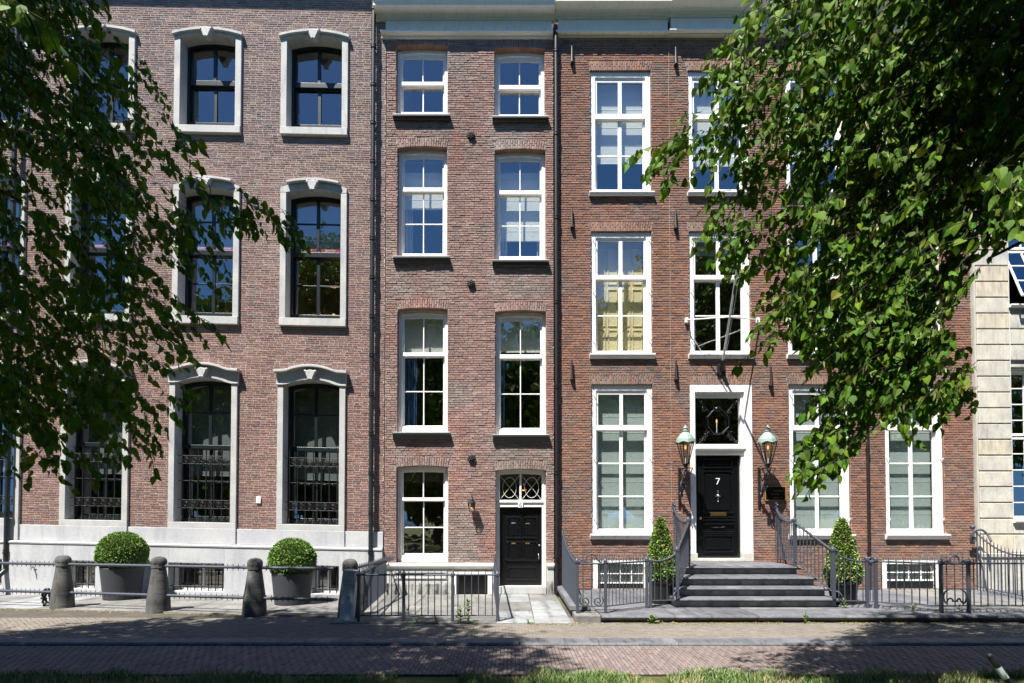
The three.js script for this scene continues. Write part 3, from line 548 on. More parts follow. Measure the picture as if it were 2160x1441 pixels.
// ================================================================ the narrow house, number 6
const houseB = thing('brick_house', 'narrow pinkish brick house two windows wide with number 6 on its door', 'house');
{
  const zf = -FD + 0.012, x0 = X(813, 700), x1 = X(1168, 700), yTop = Y(84), yP = Y(1192), rec = 0.15, dw = FD + rec;
  const col = [[
    [835.6, 943.7, 110, 241, 124, 173, 181, [], 234, [831, 951, 241, 254]],
    [838, 943, 322, 542, 335, 396, 405, [470], 532, [832, 950, 541, 556]],
    [838, 944, 659, 914, 672, 744, 752, [825], 897, [831, 951, 913, 929]],
    [836, 945, 988, 1187, 997, 1050, 1057, [1113], 1168, null]], [
    [1043, 1149, 116, 246, 130, 180, 189, [], 239, [1039, 1157, 245, 258]],
    [1043.5, 1151, 327, 549, 340, 402, 411, [474], 538, [1039, 1157, 549, 563]],
    [1044.5, 1152, 664, 919, 677, 748, 757, [830], 902, [1040, 1158, 918, 933]]]];
  const holes = [], wins = [];
  for (const [ci, c] of col.entries()) for (const [ri, r] of c.entries()) {
    const my = (r[2] + r[3]) / 2, o = { x0: X(r[0], my), x1: X(r[1], my), y0: Y(r[3]), y1: Y(r[2] - 1, dw), rise: 0.035, ah: 0.2, ext: 0.035, ci, ri, r, my };
    holes.push(o); wins.push(o);
  }
  const door = { x0: X(1045.5, 1120), x1: X(1152, 1120), y0: 0.02, y1: Y(993), rise: 0.04, ah: 0.2, ext: 0.035 };
  holes.push(door);
  const cellar = { x0: X(963, 1240), x1: X(1029, 1240), y0: 0.0, y1: Y(1211) };
  const mortar = mat({ map: mortarMap(0.66, 0.60, 0.56, 120), roughness: 0.95, bumpMap: grain, bumpScale: 0.003 });
  const reveal = mat({ map: mortarMap(0.52, 0.40, 0.35, 121), roughness: 0.95, bumpMap: grain, bumpScale: 0.004 });
  const wall = wallMesh(houseB, x0, x1, -0.3, yTop, zf - 0.016, [...holes, cellar], mortar, reveal);
  bricks(wall, { x0, x1, y0: yP + 0.01, y1: yTop, z: zf, course: 0.0515, joint: 0.0105, len: 0.205, rough: 0.006, wander: 0.03, bond: 'cross', openings: holes, near: [-0.9, 2.3],
    tone: tonePicker([[0.286, 0.189, 0.162], [0.264, 0.169, 0.149], [0.305, 0.204, 0.177], [0.245, 0.165, 0.150], [0.279, 0.168, 0.142], [0.223, 0.154, 0.142], [0.312, 0.220, 0.195]], 0.16, 125, (c, x, y) => {
      let under = 0; for (const o of wins) if (o.r[9] && x > o.x0 - 0.12 && x < o.x1 + 0.12 && y < o.y0 && y > o.y0 - 0.85) under = 0.9 * Math.max(0, fbm(x * 2.4, y * 1.2, 141, 0, 4) - 0.25) * 1.6; const red = Math.max(0, fbm(x * 1.6 + 9, y * 0.6, 127, 0, 3) - 0.53) * 3.2 * (1 - under), grey = under + Math.max(0, fbm(x * 0.8, y * 1.1 + 3, 129, 0, 3) - 0.52) * 2.4; let [r, g, b] = c;
      r *= 1 + 0.05 * red; g *= 1 - 0.22 * red; b *= 1 - 0.28 * red; const m = (r + g + b) / 3 * 0.98; const k = Math.min(0.6, grey); return [r + (m * 1.06 - r) * k, g + (m - g) * k, b + (m * 0.92 - b) * k]; }) });
  for (const o of wins) {
    const r = o.r, sx = r[9];
    const w = sashWindow(houseB, { x0: o.x0, x1: o.x1, y0: o.y0, y1: o.y1, rise: o.rise, z: zf - rec, fw: 0.08, sw: 0.042, mb: 0.026, pt: Y(r[4], dw), m0: Y(r[5], dw), m1: Y(r[6], dw), pb: Y(r[8], dw), bars: r[7].map((v) => Y(v, dw)), botK: o.ri === 3 ? 1 : 0.9,
      sill: sx && profile([[zf - rec + 0.01, Y(sx[3]) + 0.03], [zf - 0.02, Y(sx[3]) + 0.0], [zf + 0.05, Y(sx[3], 12.95)], [zf + 0.075, Y(sx[3], 12.93) + 0.025], [zf + 0.11, Y(sx[2], 12.88) - 0.03], [zf + 0.11, Y(sx[2], 12.88) - 0.008], [zf + 0.09, Y(sx[2], 12.88)], [zf - rec + 0.01, Y(sx[2], 12.88) + 0.012]], X(sx[0], o.my), X(sx[1], o.my)), sillMat: MT.sillGreen });
    if (sx) M(w, 'sill_board', box(X(sx[0], o.my) + 0.004, X(sx[1], o.my) - 0.004, Y(sx[2], 12.88) + 0.008, Y(sx[2], 12.88) + 0.018, zf - rec + 0.02, zf + 0.1), MT.whitePaint);
    const b = w.box, zi = w.zi;
    if (o.ri === 2) { blind(w, b.x0, b.x1, Y(738, dw), b.y1 + 0.06, zi - 0.02, 5, MT.linen, 'roller_blind'); curtain(w, 'curtain', b.x0 - 0.03, b.x0 + (o.ci ? 0.13 : 0.28), b.y0 - 0.2, b.y1, zi - 0.12, o.ci ? 2 : 4, MT.blueCurtain); }
    if (o.ri === 1) { blind(w, b.x0, b.x1, o.ci ? Y(500, dw) : Y(432, dw), b.y1 + 0.06, zi - 0.04, 0.24, MT.linen, 'folded_blind'); curtain(w, 'curtain', b.x0 - 0.03, b.x0 + 0.2, b.y0 - 0.2, b.y1, zi - 0.12, 3, MT.whiteCurtain); if (o.ci) curtain(w, 'curtain', b.x1 - 0.1, b.x1 + 0.03, b.y0 - 0.2, b.y1, zi - 0.12, 2, MT.whiteCurtain); }
    if (o.ri === 0) M(w, 'book', box(b.x0 + 0.05, b.x0 + 0.2, b.y0 - 0.03, b.y0 + 0.02, zi - 0.06, zi - 0.02), MT.whitePlastic);
  }
  // door with fanlight
  {
    const d = sub(houseB, 'door_frame'), z = zf - rec, a = door.x0, b = door.x1, cx = X(1098, 1030, dw), yt = Y(1055, dw), yb = Y(1070, dw);
    M(d, 'jamb', rbox(a, a + 0.085, 0.2, door.y1 - 0.01, z - 0.14, z), MT.whitePaint); M(d, 'jamb', rbox(b - 0.085, b, 0.2, door.y1 - 0.01, z - 0.14, z), MT.whitePaint);
    M(d, 'jamb_foot', rbox(a - 0.001, a + 0.095, 0.03, 0.2, z - 0.14, z + 0.01), MT.greyStone); M(d, 'jamb_foot', rbox(b - 0.095, b + 0.001, 0.03, 0.2, z - 0.14, z + 0.01), MT.greyStone);
    M(d, 'head', band(arc(a + 0.05, b - 0.05, Y(1002, dw), 0.03), arc(a + 0.003, b - 0.003, door.y1 - 0.004, 0.05), z - 0.13, z - 0.004), MT.whitePaint);
    M(d, 'transom', [rbox(a + 0.08, b - 0.08, yb, yt, z - 0.13, z + 0.002), rbox(a + 0.06, b - 0.06, yt - 0.06, yt - 0.01, z - 0.12, z + 0.03)], MT.whitePaint);
    M(d, 'mullion', rbox(cx - 0.022, cx + 0.022, yt, Y(1000, dw), z - 0.1, z - 0.02), MT.whitePaint);
    for (const [p, q] of [[a + 0.083, cx - 0.02], [cx + 0.02, b - 0.083]]) {
      pane(d, p, q, yt - 0.003, Y(1001, dw), z - 0.07);
      const y0 = yt + 0.01, y1 = Y(1003, dw), m = V((p + q) / 2, (y0 + y1) / 2, z - 0.055), el = []; for (let i = 0; i <= 20; i++) el.push(V(m.x + Math.cos(i * 0.31416) * (q - p) * 0.34, m.y + Math.sin(i * 0.31416) * (y1 - y0) * 0.42, m.z));
      M(d, 'tracery', [rod(V(p + 0.01, y0, m.z), V(q - 0.01, y1, m.z), 0.0036, 4), rod(V(p + 0.01, y1, m.z), V(q - 0.01, y0, m.z), 0.0036, 4), tube(el, 0.0036, 30, 4)], MT.whitePaint);
    }
    const pl = M(d, 'number_plate', rbox(cx - 0.055, cx + 0.055, Y(1071, dw), Y(1060, dw), z + 0.002, z + 0.036, 0.004), MT.whitePlastic);
    M(d, 'numeral', text('6', serif, 0.085, 0.003, cx, Y(1065.6, dw), z + 0.036), MT.sillGreen);
    const lp = at(1099, 1022, 14.6), L = thing('hall_light', 'two brass pendant shades glowing behind the fanlight of door number 6', 'lamp'); M(L, 'shade', lathe([[0.02, 0.06], [0.09, 0], [0.1, -0.04]], lp.x - 0.09, lp.y + 0.1, lp.z, 12), MT.brass); M(L, 'shade', lathe([[0.02, 0.06], [0.09, 0], [0.1, -0.04]], lp.x + 0.06, lp.y - 0.1, lp.z, 12), MT.brass); M(L, 'cord', [rod(V(lp.x - 0.09, lp.y + 0.15, lp.z), V(lp.x - 0.09, lp.y + 0.2, lp.z), 0.005, 4), rod(V(lp.x + 0.06, lp.y - 0.05, lp.z), V(lp.x + 0.06, lp.y + 0.2, lp.z), 0.005, 4), rod(V(lp.x - 0.1, lp.y + 0.2, lp.z), V(lp.x + 0.07, lp.y + 0.2, lp.z), 0.006, 4)], MT.ironBlack); M(L, 'bulb', ball(lp.x + 0.06, lp.y - 0.13, lp.z, 0.035), MT.flame);
    const pt = new THREE.PointLight(new THREE.Color(1, 0.6, 0.3), 0.6); pt.position.set(lp.x + 0.06, lp.y - 0.13, lp.z); pt.castShadow = true; L.add(pt); rebase(L, lp.x, lp.y, lp.z);
    const leaf = sub(houseB, 'door'), zl = z - 0.08, l0 = a + 0.088, l1 = b - 0.088, y0 = 0.19, y1 = yb - 0.004;
    M(leaf, 'leaf', box(l0, l1, y0, y1, zl - 0.05, zl), MT.blackPaint);
    const pnl = (x0, x1, ya, yb2) => M(leaf, 'panel', [rbox(x0, x1, ya, ya + 0.03, zl, zl + 0.025), rbox(x0, x1, yb2 - 0.03, yb2, zl, zl + 0.025), rbox(x0, x0 + 0.03, ya + 0.031, yb2 - 0.031, zl, zl + 0.025), rbox(x1 - 0.03, x1, ya + 0.031, yb2 - 0.031, zl, zl + 0.025), rbox(x0 + 0.07, x1 - 0.07, ya + 0.07, yb2 - 0.07, zl, zl + 0.014, 0.012)], MT.blackPaint);
    const w = l1 - l0, mid = (l0 + l1) / 2; pnl(l0 + 0.16, l1 - 0.1, y0 + 0.12, Y(1196, dw)); pnl(l0 + 0.16, mid + 0.02, Y(1184, dw), Y(1142, dw)); pnl(mid + 0.04, l1 - 0.1, Y(1184, dw), Y(1142, dw)); pnl(l0 + 0.16, mid + 0.02, Y(1136, dw), Y(1090, dw)); pnl(mid + 0.04, l1 - 0.1, Y(1136, dw), Y(1090, dw));
    M(leaf, 'weather_rail', [rbox(l0 + 0.12, l1 - 0.06, Y(1183, dw), Y(1179, dw), zl, zl + 0.04), rbox(l0 + 0.14, l1 - 0.08, Y(1240, dw), Y(1236, dw), zl, zl + 0.03)], MT.blackPaint);
    for (const [px, py, m] of [[1083, 1104, MT.steel], [1113, 1105, MT.brass], [1083, 1147, MT.brass], [1113, 1147, MT.brass]]) M(leaf, 'letter_slot', rbox(X(px, py, dw) - 0.05, X(px, py, dw) + 0.05, Y(py, dw) - 0.012, Y(py, dw) + 0.012, zl + 0.012, zl + 0.03, 0.004), m);
    const hx = X(1136, 1170, dw); M(leaf, 'handle', [tube([V(hx, Y(1168, dw), zl), V(hx, Y(1170, dw), zl + 0.05), V(hx + 0.005, Y(1176, dw), zl + 0.055), V(hx, Y(1183, dw), zl)], 0.011, 12), ball(hx + 0.02, Y(1151, dw), zl + 0.01, 0.022)], MT.steel);
    M(houseB, 'threshold', rbox(a + 0.0, b, 0.019, 0.185, z - 0.15, zf + 0.01, 0.01), MT.greyStone);
  }
  // stone base with a moulded string course
  const st = (a, b) => profile([[zf - 0.05, yP - 0.085], [zf + 0.02, yP - 0.085], [zf + 0.03, yP - 0.05], [zf + 0.085, yP - 0.02], [zf + 0.09, yP + 0.015], [zf + 0.08, yP + 0.035], [zf - 0.05, yP + 0.05]], a, b);
  const pl = sub(houseB, 'plinth');
  M(pl, 'string_course', st(x0 + 0.002, door.x0 - 0.01), MT.whitePaint); M(pl, 'string_course', st(door.x1 + 0.01, x1 - 0.002), MT.whitePaint);
  const zs = zf + 0.03;
  for (const [a, b, p, q, m, e] of [[x0 + 0.01, -1.29, 0.26, yP - 0.087, MT.greyStone, 0], [x0 + 0.004, -1.27, -0.04, 0.258, MT.roughStone, 0.05], [-1.285, cellar.x0 - 0.07, -0.04, yP - 0.087, MT.roughStone, 0.02], [cellar.x1 + 0.1, door.x0 - 0.012, 0.25, yP - 0.087, MT.greyStone, 0], [cellar.x1 + 0.1, door.x0 - 0.012, -0.04, 0.248, MT.roughStone, 0.04], [door.x1 + 0.012, x1 - 0.004, 0.3, yP - 0.087, MT.greyStone, 0.01], [door.x1 + 0.012, x1 - 0.004, -0.04, 0.298, MT.roughStone, 0.05]]) M(pl, 'plinth_block', rbox(a, b, p, q, zf - 0.2, zs + e, 0.012), m);
  M(pl, 'panel_border', [rbox(-2.62, -1.45, yP - 0.17, yP - 0.14, zs, zs + 0.02), rbox(-2.62, -1.45, 0.36, 0.39, zs, zs + 0.025), rbox(-2.62, -2.59, 0.39, yP - 0.17, zs, zs + 0.02), rbox(-1.48, -1.45, 0.39, yP - 0.17, zs, zs + 0.02)], MT.greyStone);
  { const c = sub(houseB, 'cellar_window'); M(c, 'frame', [rbox(cellar.x0 - 0.065, cellar.x0, 0.02, cellar.y1 + 0.05, zf - 0.15, zs + 0.02), rbox(cellar.x1, cellar.x1 + 0.095, 0.02, cellar.y1 + 0.05, zf - 0.15, zs + 0.02), rbox(cellar.x0, cellar.x1, cellar.y1 - 0.02, cellar.y1 + 0.05, zf - 0.15, zs + 0.018)], MT.whitePaint); M(c, 'shutter', box(cellar.x0, cellar.x1, 0, cellar.y1 - 0.02, zf - 0.14, zf - 0.1), MT.blackPaint); }
  // timber cornice with frieze
  const xa = X(806, 60), xb = X(1166, 60), f0 = Y(62, 12.85), f1 = Y(41, 12.93), z1 = zf - 0.01, yC = Math.max(Y(22, 12.71), f1 + 0.07);
  M(houseB, 'architrave', profile([[zf - 0.05, yTop], [z1 + 0.05, yTop], [z1 + 0.055, yTop + 0.05], [z1 + 0.08, yTop + 0.055], [z1 + 0.085, f0 - 0.075], [z1 + 0.13, f0 - 0.05], [z1 + 0.15, f0 - 0.04], [z1 + 0.155, f0 - 0.008], [z1 + 0.14, f0], [zf - 0.05, f0 + 0.002]], xa, xb), MT.cornicePaint);
  M(houseB, 'frieze', box(xa + 0.09, xb - 0.03, f0 + 0.004, f1, zf - 0.05, z1 + 0.04), MT.cornicePaint);
  M(houseB, 'cornice', profile([[zf - 0.05, f1 + 0.002], [z1 + 0.065, f1 + 0.002], [z1 + 0.07, f1 + 0.03], [z1 + 0.10, f1 + 0.035], [z1 + 0.14, yC - 0.005], [z1 + 0.15, yC], [z1 + 0.36, yC + 0.003], [z1 + 0.362, yC + 0.075], [z1 + 0.38, yC + 0.08], [z1 + 0.4, yC + 0.12], [z1 + 0.45, yC + 0.2], [z1 + 0.46, yC + 0.24], [zf - 0.05, yC + 0.26]], xa - 0.12, xb + 0.03), MT.cornicePaint);
  // cast iron rosettes over the wall anchors
  for (const [px, py] of [[994, 288], [994, 600], [995, 968]]) { const x = X(px, py), y = Y(py), g = [lathe([[0, 0.05], [0.05, 0.045], [0.085, 0.015], [0.095, 0]], 0, 0, 0, 14)]; g[0].rotateX(Math.PI / 2); g[0].translate(x, y, zf); for (let i = 0; i < 8; i++) g.push(ball(x + Math.cos(i * 0.785) * 0.062, y + Math.sin(i * 0.785) * 0.062, zf + 0.04, 0.026, 6)); for (let i = 0; i < 5; i++) g.push(ball(x + Math.cos(i * 1.257) * 0.028, y + Math.sin(i * 1.257) * 0.028, zf + 0.06, 0.02, 6)); M(houseB, 'anchor_rosette', g, MT.ironBlack); }
  rooms(houseB, x0 + 0.002, x1 - 0.002, -0.3, yTop + 0.95, [-0.06, 2.75, 6.6, 9.9]);
  rebase(houseB, (x0 + x1) / 2, 0, -FD);
}

// ================================================================ the broad house, number 7
const houseC = thing('brick_house', 'broad red brick house with white sash windows and number 7 on its door', 'house');
{
  const zf = -FD, x0 = X(1177, 700), x1 = X(2053, 900), yTop = Y(79), rec = 0.055, dw = FD + rec;
  const cols = [[1247, 1376], [1455, 1584], [1662, 1790], [1864, 1987]];
  const rows = [[152, 401, 172, 240, 251, [325], 398, [402, 414]], [490, 745, 508, 580, 590, [664], 738, [745, 757]], [812, 1127, 832, 897, 908, [977, 1047], 1116, [1127, 1138]]];
  const holes = [], wins = [];
  for (const [ci, c] of cols.entries()) for (const [ri, r] of rows.entries()) { if (ci === 1 && ri === 2) continue; const my = (r[0] + r[1]) / 2, o = { x0: X(c[0], 700), x1: X(c[1], 700), y0: Y(r[1]) , y1: Y(r[0], dw), ah: 0.225, ext: 0.06, ci, ri, r, c, my }; holes.push(o); wins.push(o); }
  const door = { x0: X(1456, 900), x1: X(1587, 900), y0: 0.72, y1: Y(812), ah: 0.225, ext: 0.06 }; holes.push(door);
  const cellars = [[1251, 1369], [1862, 1986]].map(([a, b]) => ({ x0: X(a, 1220), x1: X(b, 1220), y0: 0.135, y1: Y(1179), ah: 0.1 })); holes.push(...cellars);
  const mortar = mat({ map: mortarMap(0.60, 0.56, 0.52, 130), roughness: 0.95, bumpMap: grain, bumpScale: 0.003 });
  const reveal = mat({ map: mortarMap(0.46, 0.33, 0.27, 131), roughness: 0.95, bumpMap: grain, bumpScale: 0.004 });
  const wall = wallMesh(houseC, x0, x1, -0.1, yTop, zf - 0.014, holes.map((h) => ({ ...h, rise: 0 })), mortar, reveal);
  const darkBand = holes.map((h) => h);
  bricks(wall, { x0, x1, y0: 0.13, y1: yTop, z: zf, course: 0.0535, joint: 0.0115, len: 0.2, rough: 0.005, wander: 0.02, bond: 'cross', openings: holes, near: [2.0, 2.4],
    tone: tonePicker([[0.234, 0.115, 0.080], [0.256, 0.130, 0.086], [0.215, 0.107, 0.076], [0.188, 0.102, 0.079], [0.267, 0.140, 0.093], [0.165, 0.100, 0.084], [0.245, 0.122, 0.081], [0.218, 0.126, 0.097]], 0.2, 135, (c, x, y) => {
      let under = 0; for (const o of wins) if (x > o.x0 - 0.15 && x < o.x1 + 0.15 && y < o.y0 - 0.1 && y > o.y0 - 0.7) under = Math.max(0, fbm(x * 2.4, y * 1.5, 142, 0, 4) - 0.3) * 1.5; const grey = under + Math.max(0, fbm(x * 0.9 + 5, y * 1.3, 137, 0, 3) - 0.5) * 2.6, k = Math.min(0.55, grey) * (rnd() < 0.7 ? 1 : 0.2), m = (c[0] + c[1] + c[2]) / 3 * 0.95; return [c[0] + (m * 1.1 - c[0]) * k, c[1] + (m - c[1]) * k, c[2] + (m * 0.92 - c[2]) * k]; }) });
  const hook = (x, y, z, s) => tube([V(x, y, z), V(x + 0.02 * s, y + 0.01, z + 0.04), V(x + 0.03 * s, y - 0.01, z + 0.07), V(x + 0.032 * s, y + 0.03, z + 0.08)], 0.008, 10, 5);
  for (const o of wins) {
    const r = o.r;
    const w = sashWindow(houseC, { x0: o.x0, x1: o.x1, y0: o.y0, y1: o.y1, z: zf - rec, fw: 0.115, topK: 1.1, sw: 0.048, mb: o.ri === 2 ? 0.075 : 0.085, pt: Y(r[2], dw), m0: Y(r[3], dw), m1: Y(r[4], dw), pb: Y(r[6], dw), bars: r[5].map((v) => Y(v, dw)), botK: 0.6, lip: 0.02, gb: 0.03,
      sill: profile([[zf - rec, Y(r[7][1]) + 0.01], [zf + 0.02, Y(r[7][1])], [zf + 0.05, Y(r[7][1], 12.95) + 0.004], [zf + 0.07, Y(r[7][1], 12.93) + 0.03], [zf + 0.1, Y(r[7][0], 12.9) - 0.03], [zf + 0.1, Y(r[7][0], 12.9) - 0.006], [zf + 0.09, Y(r[7][0], 12.9)], [zf - rec, Y(r[7][0], 12.9) + 0.004]], o.x0 - 0.04, o.x1 + 0.05) });
    const b = w.box, zi = w.zi, P = (py) => Y(py, FD + 0.3);
    if (o.ri === 2) blind(w, b.x0 + 0.01, b.x1 - 0.01, b.y0 - 0.04, b.y1 + 0.1, zi - 0.02, 0.37, MT.pleat);
    if (o.ri === 0) { blind(w, b.x0 + 0.01, b.x1 - 0.01, P(o.ci === 1 ? 352 : 347), b.y1 + 0.1, zi - 0.03, 0.42, MT.linen, 'folded_blind'); }
    if (o.ri === 1 && o.ci === 0) {          // folding inside shutters, closed
      const n = 4, zz = zi - 0.1; for (let i = 0; i < n; i++) { const a = b.x0 + (b.x1 - b.x0) * i / n, e = b.x0 + (b.x1 - b.x0) * (i + 1) / n, g = [box(a + 0.003, e - 0.003, b.y0 - 0.1, b.y1 + 0.1, zz - 0.03, zz)]; const H = b.y1 - b.y0; for (const [p, q] of [[0.02, 0.22], [0.25, 0.6], [0.64, 0.98]]) { const ya = b.y0 + p * H, yb = b.y0 + q * H; g.push(rbox(a + 0.03, e - 0.03, ya, ya + 0.025, zz, zz + 0.02), rbox(a + 0.03, e - 0.03, yb - 0.025, yb, zz, zz + 0.02), rbox(a + 0.03, a + 0.05, ya + 0.026, yb - 0.026, zz, zz + 0.02), rbox(e - 0.05, e - 0.03, ya + 0.026, yb - 0.026, zz, zz + 0.02)); } M(w, 'inside_shutter', g, MT.shutter); }
    }
    if (o.ri === 1 && o.ci === 1) blind(w, b.x0, b.x1, P(540), b.y1 + 0.1, zi - 0.05, 0.2, MT.screen, 'folded_blind');
    if (o.ri === 1 && o.ci === 2) { curtain(w, 'curtain', b.x1 - 0.35, b.x1 + 0.02, b.y0 - 0.2, b.y1 + 0.1, zi - 0.1, 4, MT.whiteCurtain); }
    if (o.ri > 0) { const hg = []; for (const f of [0.1, 0.5, 0.93]) { const y = o.y0 + (o.y1 - o.y0) * f; hg.push(hook(o.x0 + 0.05, y, zf - rec, 1), hook(o.x1 - 0.06, y, zf - rec, 1)); } M(w, 'shutter_hook', hg, MT.greyPole); }
  }
  // the entrance
  {
    const d = sub(houseC, 'door_frame'), z = zf - 0.03, a = door.x0, b = door.x1, py = (v) => Y(v, FD + 0.05), px = (v, w = 900) => X(v, w, FD + 0.05), j0 = px(1468, 900), j1 = px(1563, 900);
    M(d, 'jamb', [rbox(a, j0 - 0.03, 0.92, door.y1 - 0.002, z - 0.2, z + 0.03), rbox(j0 - 0.05, j0 + 0.0, 0.92, door.y1 - 0.1, z - 0.2, z - 0.03)], MT.whitePaint);
    M(d, 'jamb', [rbox(j1 + 0.06, b, 0.92, door.y1 - 0.002, z - 0.2, z + 0.03), rbox(j1, j1 + 0.09, 0.92, door.y1 - 0.1, z - 0.2, z - 0.03)], MT.whitePaint);
    M(d, 'jamb_foot', rbox(a - 0.004, j0 + 0.002, 0.74, 0.918, z - 0.2, z + 0.045), MT.sandA); M(d, 'jamb_foot', rbox(j1 - 0.002, b + 0.004, 0.74, 0.918, z - 0.2, z + 0.045), MT.sandA);
    M(d, 'head', [rbox(j0 - 0.04, j1 + 0.07, door.y1 - 0.16, door.y1 - 0.001, z - 0.19, z + 0.028), rbox(j0 - 0.03, j1 + 0.03, py(838), door.y1 - 0.15, z - 0.18, z - 0.04)], MT.whitePaint);
    M(d, 'transom', [rbox(j0 - 0.02, j1 + 0.07, py(947), py(937), z - 0.18, z - 0.02), profile([[z - 0.1, py(960)], [z - 0.03, py(960)], [z + 0.0, py(957)], [z + 0.01, py(951)], [z + 0.05, py(948)], [z + 0.055, py(945)], [z - 0.1, py(944)]], j0 - 0.04, j1 + 0.08)], MT.whitePaint);
    const g0 = px(1471), g1 = px(1562), y0 = py(937), y1 = py(838), zz = z - 0.1;
    pane(d, g0 - 0.01, g1 + 0.01, y0 - 0.005, y1 + 0.005, zz);
    // cast iron fanlight: an octagonal lantern case held by leafy corner scrolls
    const c = V((g0 + g1) / 2, (y0 + y1) / 2 - 0.02, zz + 0.04), R = 0.285, oct = [], fr = []; for (let i = 0; i <= 8; i++) oct.push(V(c.x + Math.cos(i * Math.PI / 4 + Math.PI / 8) * R * 0.9, c.y + Math.sin(i * Math.PI / 4 + Math.PI / 8) * R, c.z));
    for (let i = 0; i < 8; i++) { fr.push(rod(oct[i], oct[i + 1], 0.016, 6)); const p = oct[i].clone(), q = oct[i + 1].clone(); p.z = q.z = zz - 0.14; fr.push(rod(p, q, 0.012, 5), rod(oct[i], p, 0.01, 5)); }
    M(d, 'lantern_case', [fr, lathe([[0.0, 0.1], [0.05, 0.09], [0.11, 0.05], [0.115, 0.02], [0.08, 0]], c.x, c.y + R * 0.95, zz - 0.05, 12)], MT.blackPaint);
    for (const [sx, sy] of [[-1, -1], [1, -1], [-1, 1], [1, 1]]) { const e = V(c.x + sx * 0.44, c.y + sy * 0.5, c.z), s = V(c.x + sx * 0.2, c.y + sy * 0.215, c.z), g = [rod(s, e, 0.012, 6)]; for (let i = 0; i < 22; i++) { const t = rr(0.05, 0.95), p = s.clone().lerp(e, t); g.push(ball(p.x + rr(-0.075, 0.075) * (1.1 - t), p.y + rr(-0.075, 0.075) * (1.1 - t), p.z + rr(-0.01, 0.02), rr(0.009, 0.018), 5)); } M(d, 'corner_scroll', g, MT.blackPaint); }
    const L = thing('hall_light', 'small glowing candle bulb inside the iron lantern case above door number 7', 'lamp'), lp = V(c.x, c.y + 0.03, zz - 0.06); { const g = new THREE.SphereGeometry(0.018, 8, 8); g.scale(1, 2.6, 1); g.translate(lp.x, lp.y, lp.z); M(L, 'bulb', g, MT.flame); } M(L, 'candle_stem', rod(V(lp.x, lp.y - 0.26, lp.z), V(lp.x, lp.y - 0.05, lp.z), 0.01), MT.whitePlastic);
    const pl = new THREE.PointLight(new THREE.Color(1, 0.55, 0.22), 0.02); pl.position.copy(lp); pl.castShadow = true; L.add(pl); rebase(L, lp.x, lp.y - 0.26, lp.z);
    // leaf
    const leaf = sub(houseC, 'door'), zl = z - 0.12, l0 = j0 + 0.002, l1 = j1 - 0.002, yb = 0.81, yt = py(960) - 0.003, mid = (l0 + l1) / 2, q = (v) => Y(v, FD + 0.15);
    M(leaf, 'leaf', box(l0, l1, yb, yt, zl - 0.06, zl), MT.blackPaint);
    const pnl = (xa, xb, ya, ye, t = 0.03) => M(leaf, 'panel', [rbox(xa, xb, ya, ya + t, zl, zl + 0.035), rbox(xa, xb, ye - t, ye, zl, zl + 0.035), rbox(xa, xa + t, ya + t + 0.001, ye - t - 0.001, zl, zl + 0.035), rbox(xb - t, xb, ya + t + 0.001, ye - t - 0.001, zl, zl + 0.035), rbox(xa + 0.08, xb - 0.08, ya + 0.08, ye - 0.08, zl, zl + 0.022, 0.02)], MT.blackPaint);
    pnl(l0 + 0.16, l1 - 0.16, q(1083), q(993)); pnl(l0 + 0.18, l1 - 0.18, q(988), q(968), 0.02); pnl(l0 + 0.16, l1 - 0.16, q(1165), q(1128));
    const mold = []; for (const v of [1090, 1096, 1104, 1121, 1125]) mold.push(rbox(l0 + 0.15, l1 - 0.15, q(v + 2), q(v), zl, zl + 0.05, 0.01)); for (let i = 0; i < 9; i++) mold.push(ball(mid - 0.14 + i * 0.035, q(1113), zl + 0.02, 0.018, 6)); M(leaf, 'moulding', mold, MT.blackPaint);
    M(leaf, 'kick_rail', rbox(l0 + 0.08, l1 - 0.02, yb + 0.02, yb + 0.06, zl, zl + 0.03), MT.blackPaint);
    M(leaf, 'numeral', text('7', font, 0.14, 0.01, X(1513, 1015, FD + 0.15), q(1015.5), zl + 0.022), MT.whitePaint);
    const kx = X(1513.5, 1047, FD + 0.15); M(leaf, 'knocker', [ball(kx, q(1036), zl + 0.035, 0.012), ball(kx, q(1046), zl + 0.045, 0.028), rod(V(kx, q(1056), zl + 0.04), V(kx, q(1036), zl + 0.04), 0.01), rod(V(kx - 0.055, q(1047), zl + 0.04), V(kx + 0.055, q(1047), zl + 0.04), 0.009), ball(kx, q(1058), zl + 0.04, 0.016)], MT.steel);
    M(leaf, 'letter_slot', [rbox(mid - 0.18, mid + 0.18, q(1088), q(1081), zl + 0.035, zl + 0.05, 0.006), rbox(mid - 0.13, mid + 0.13, q(1086), q(1083), zl + 0.05, zl + 0.06, 0.004)], MT.brass);
    M(leaf, 'door_knob', [ball(X(1476, 1093, FD + 0.15), q(1093), zl + 0.05, 0.034, 10), rod(V(X(1476, 1093, FD + 0.15), q(1093), zl), V(X(1476, 1093, FD + 0.15), q(1093), zl + 0.04), 0.014)], MT.brass);
    M(houseC, 'threshold', rbox(j0 - 0.01, j1 + 0.01, 0.742, 0.806, z - 0.2, z + 0.14, 0.01), MT.sandA);
  }
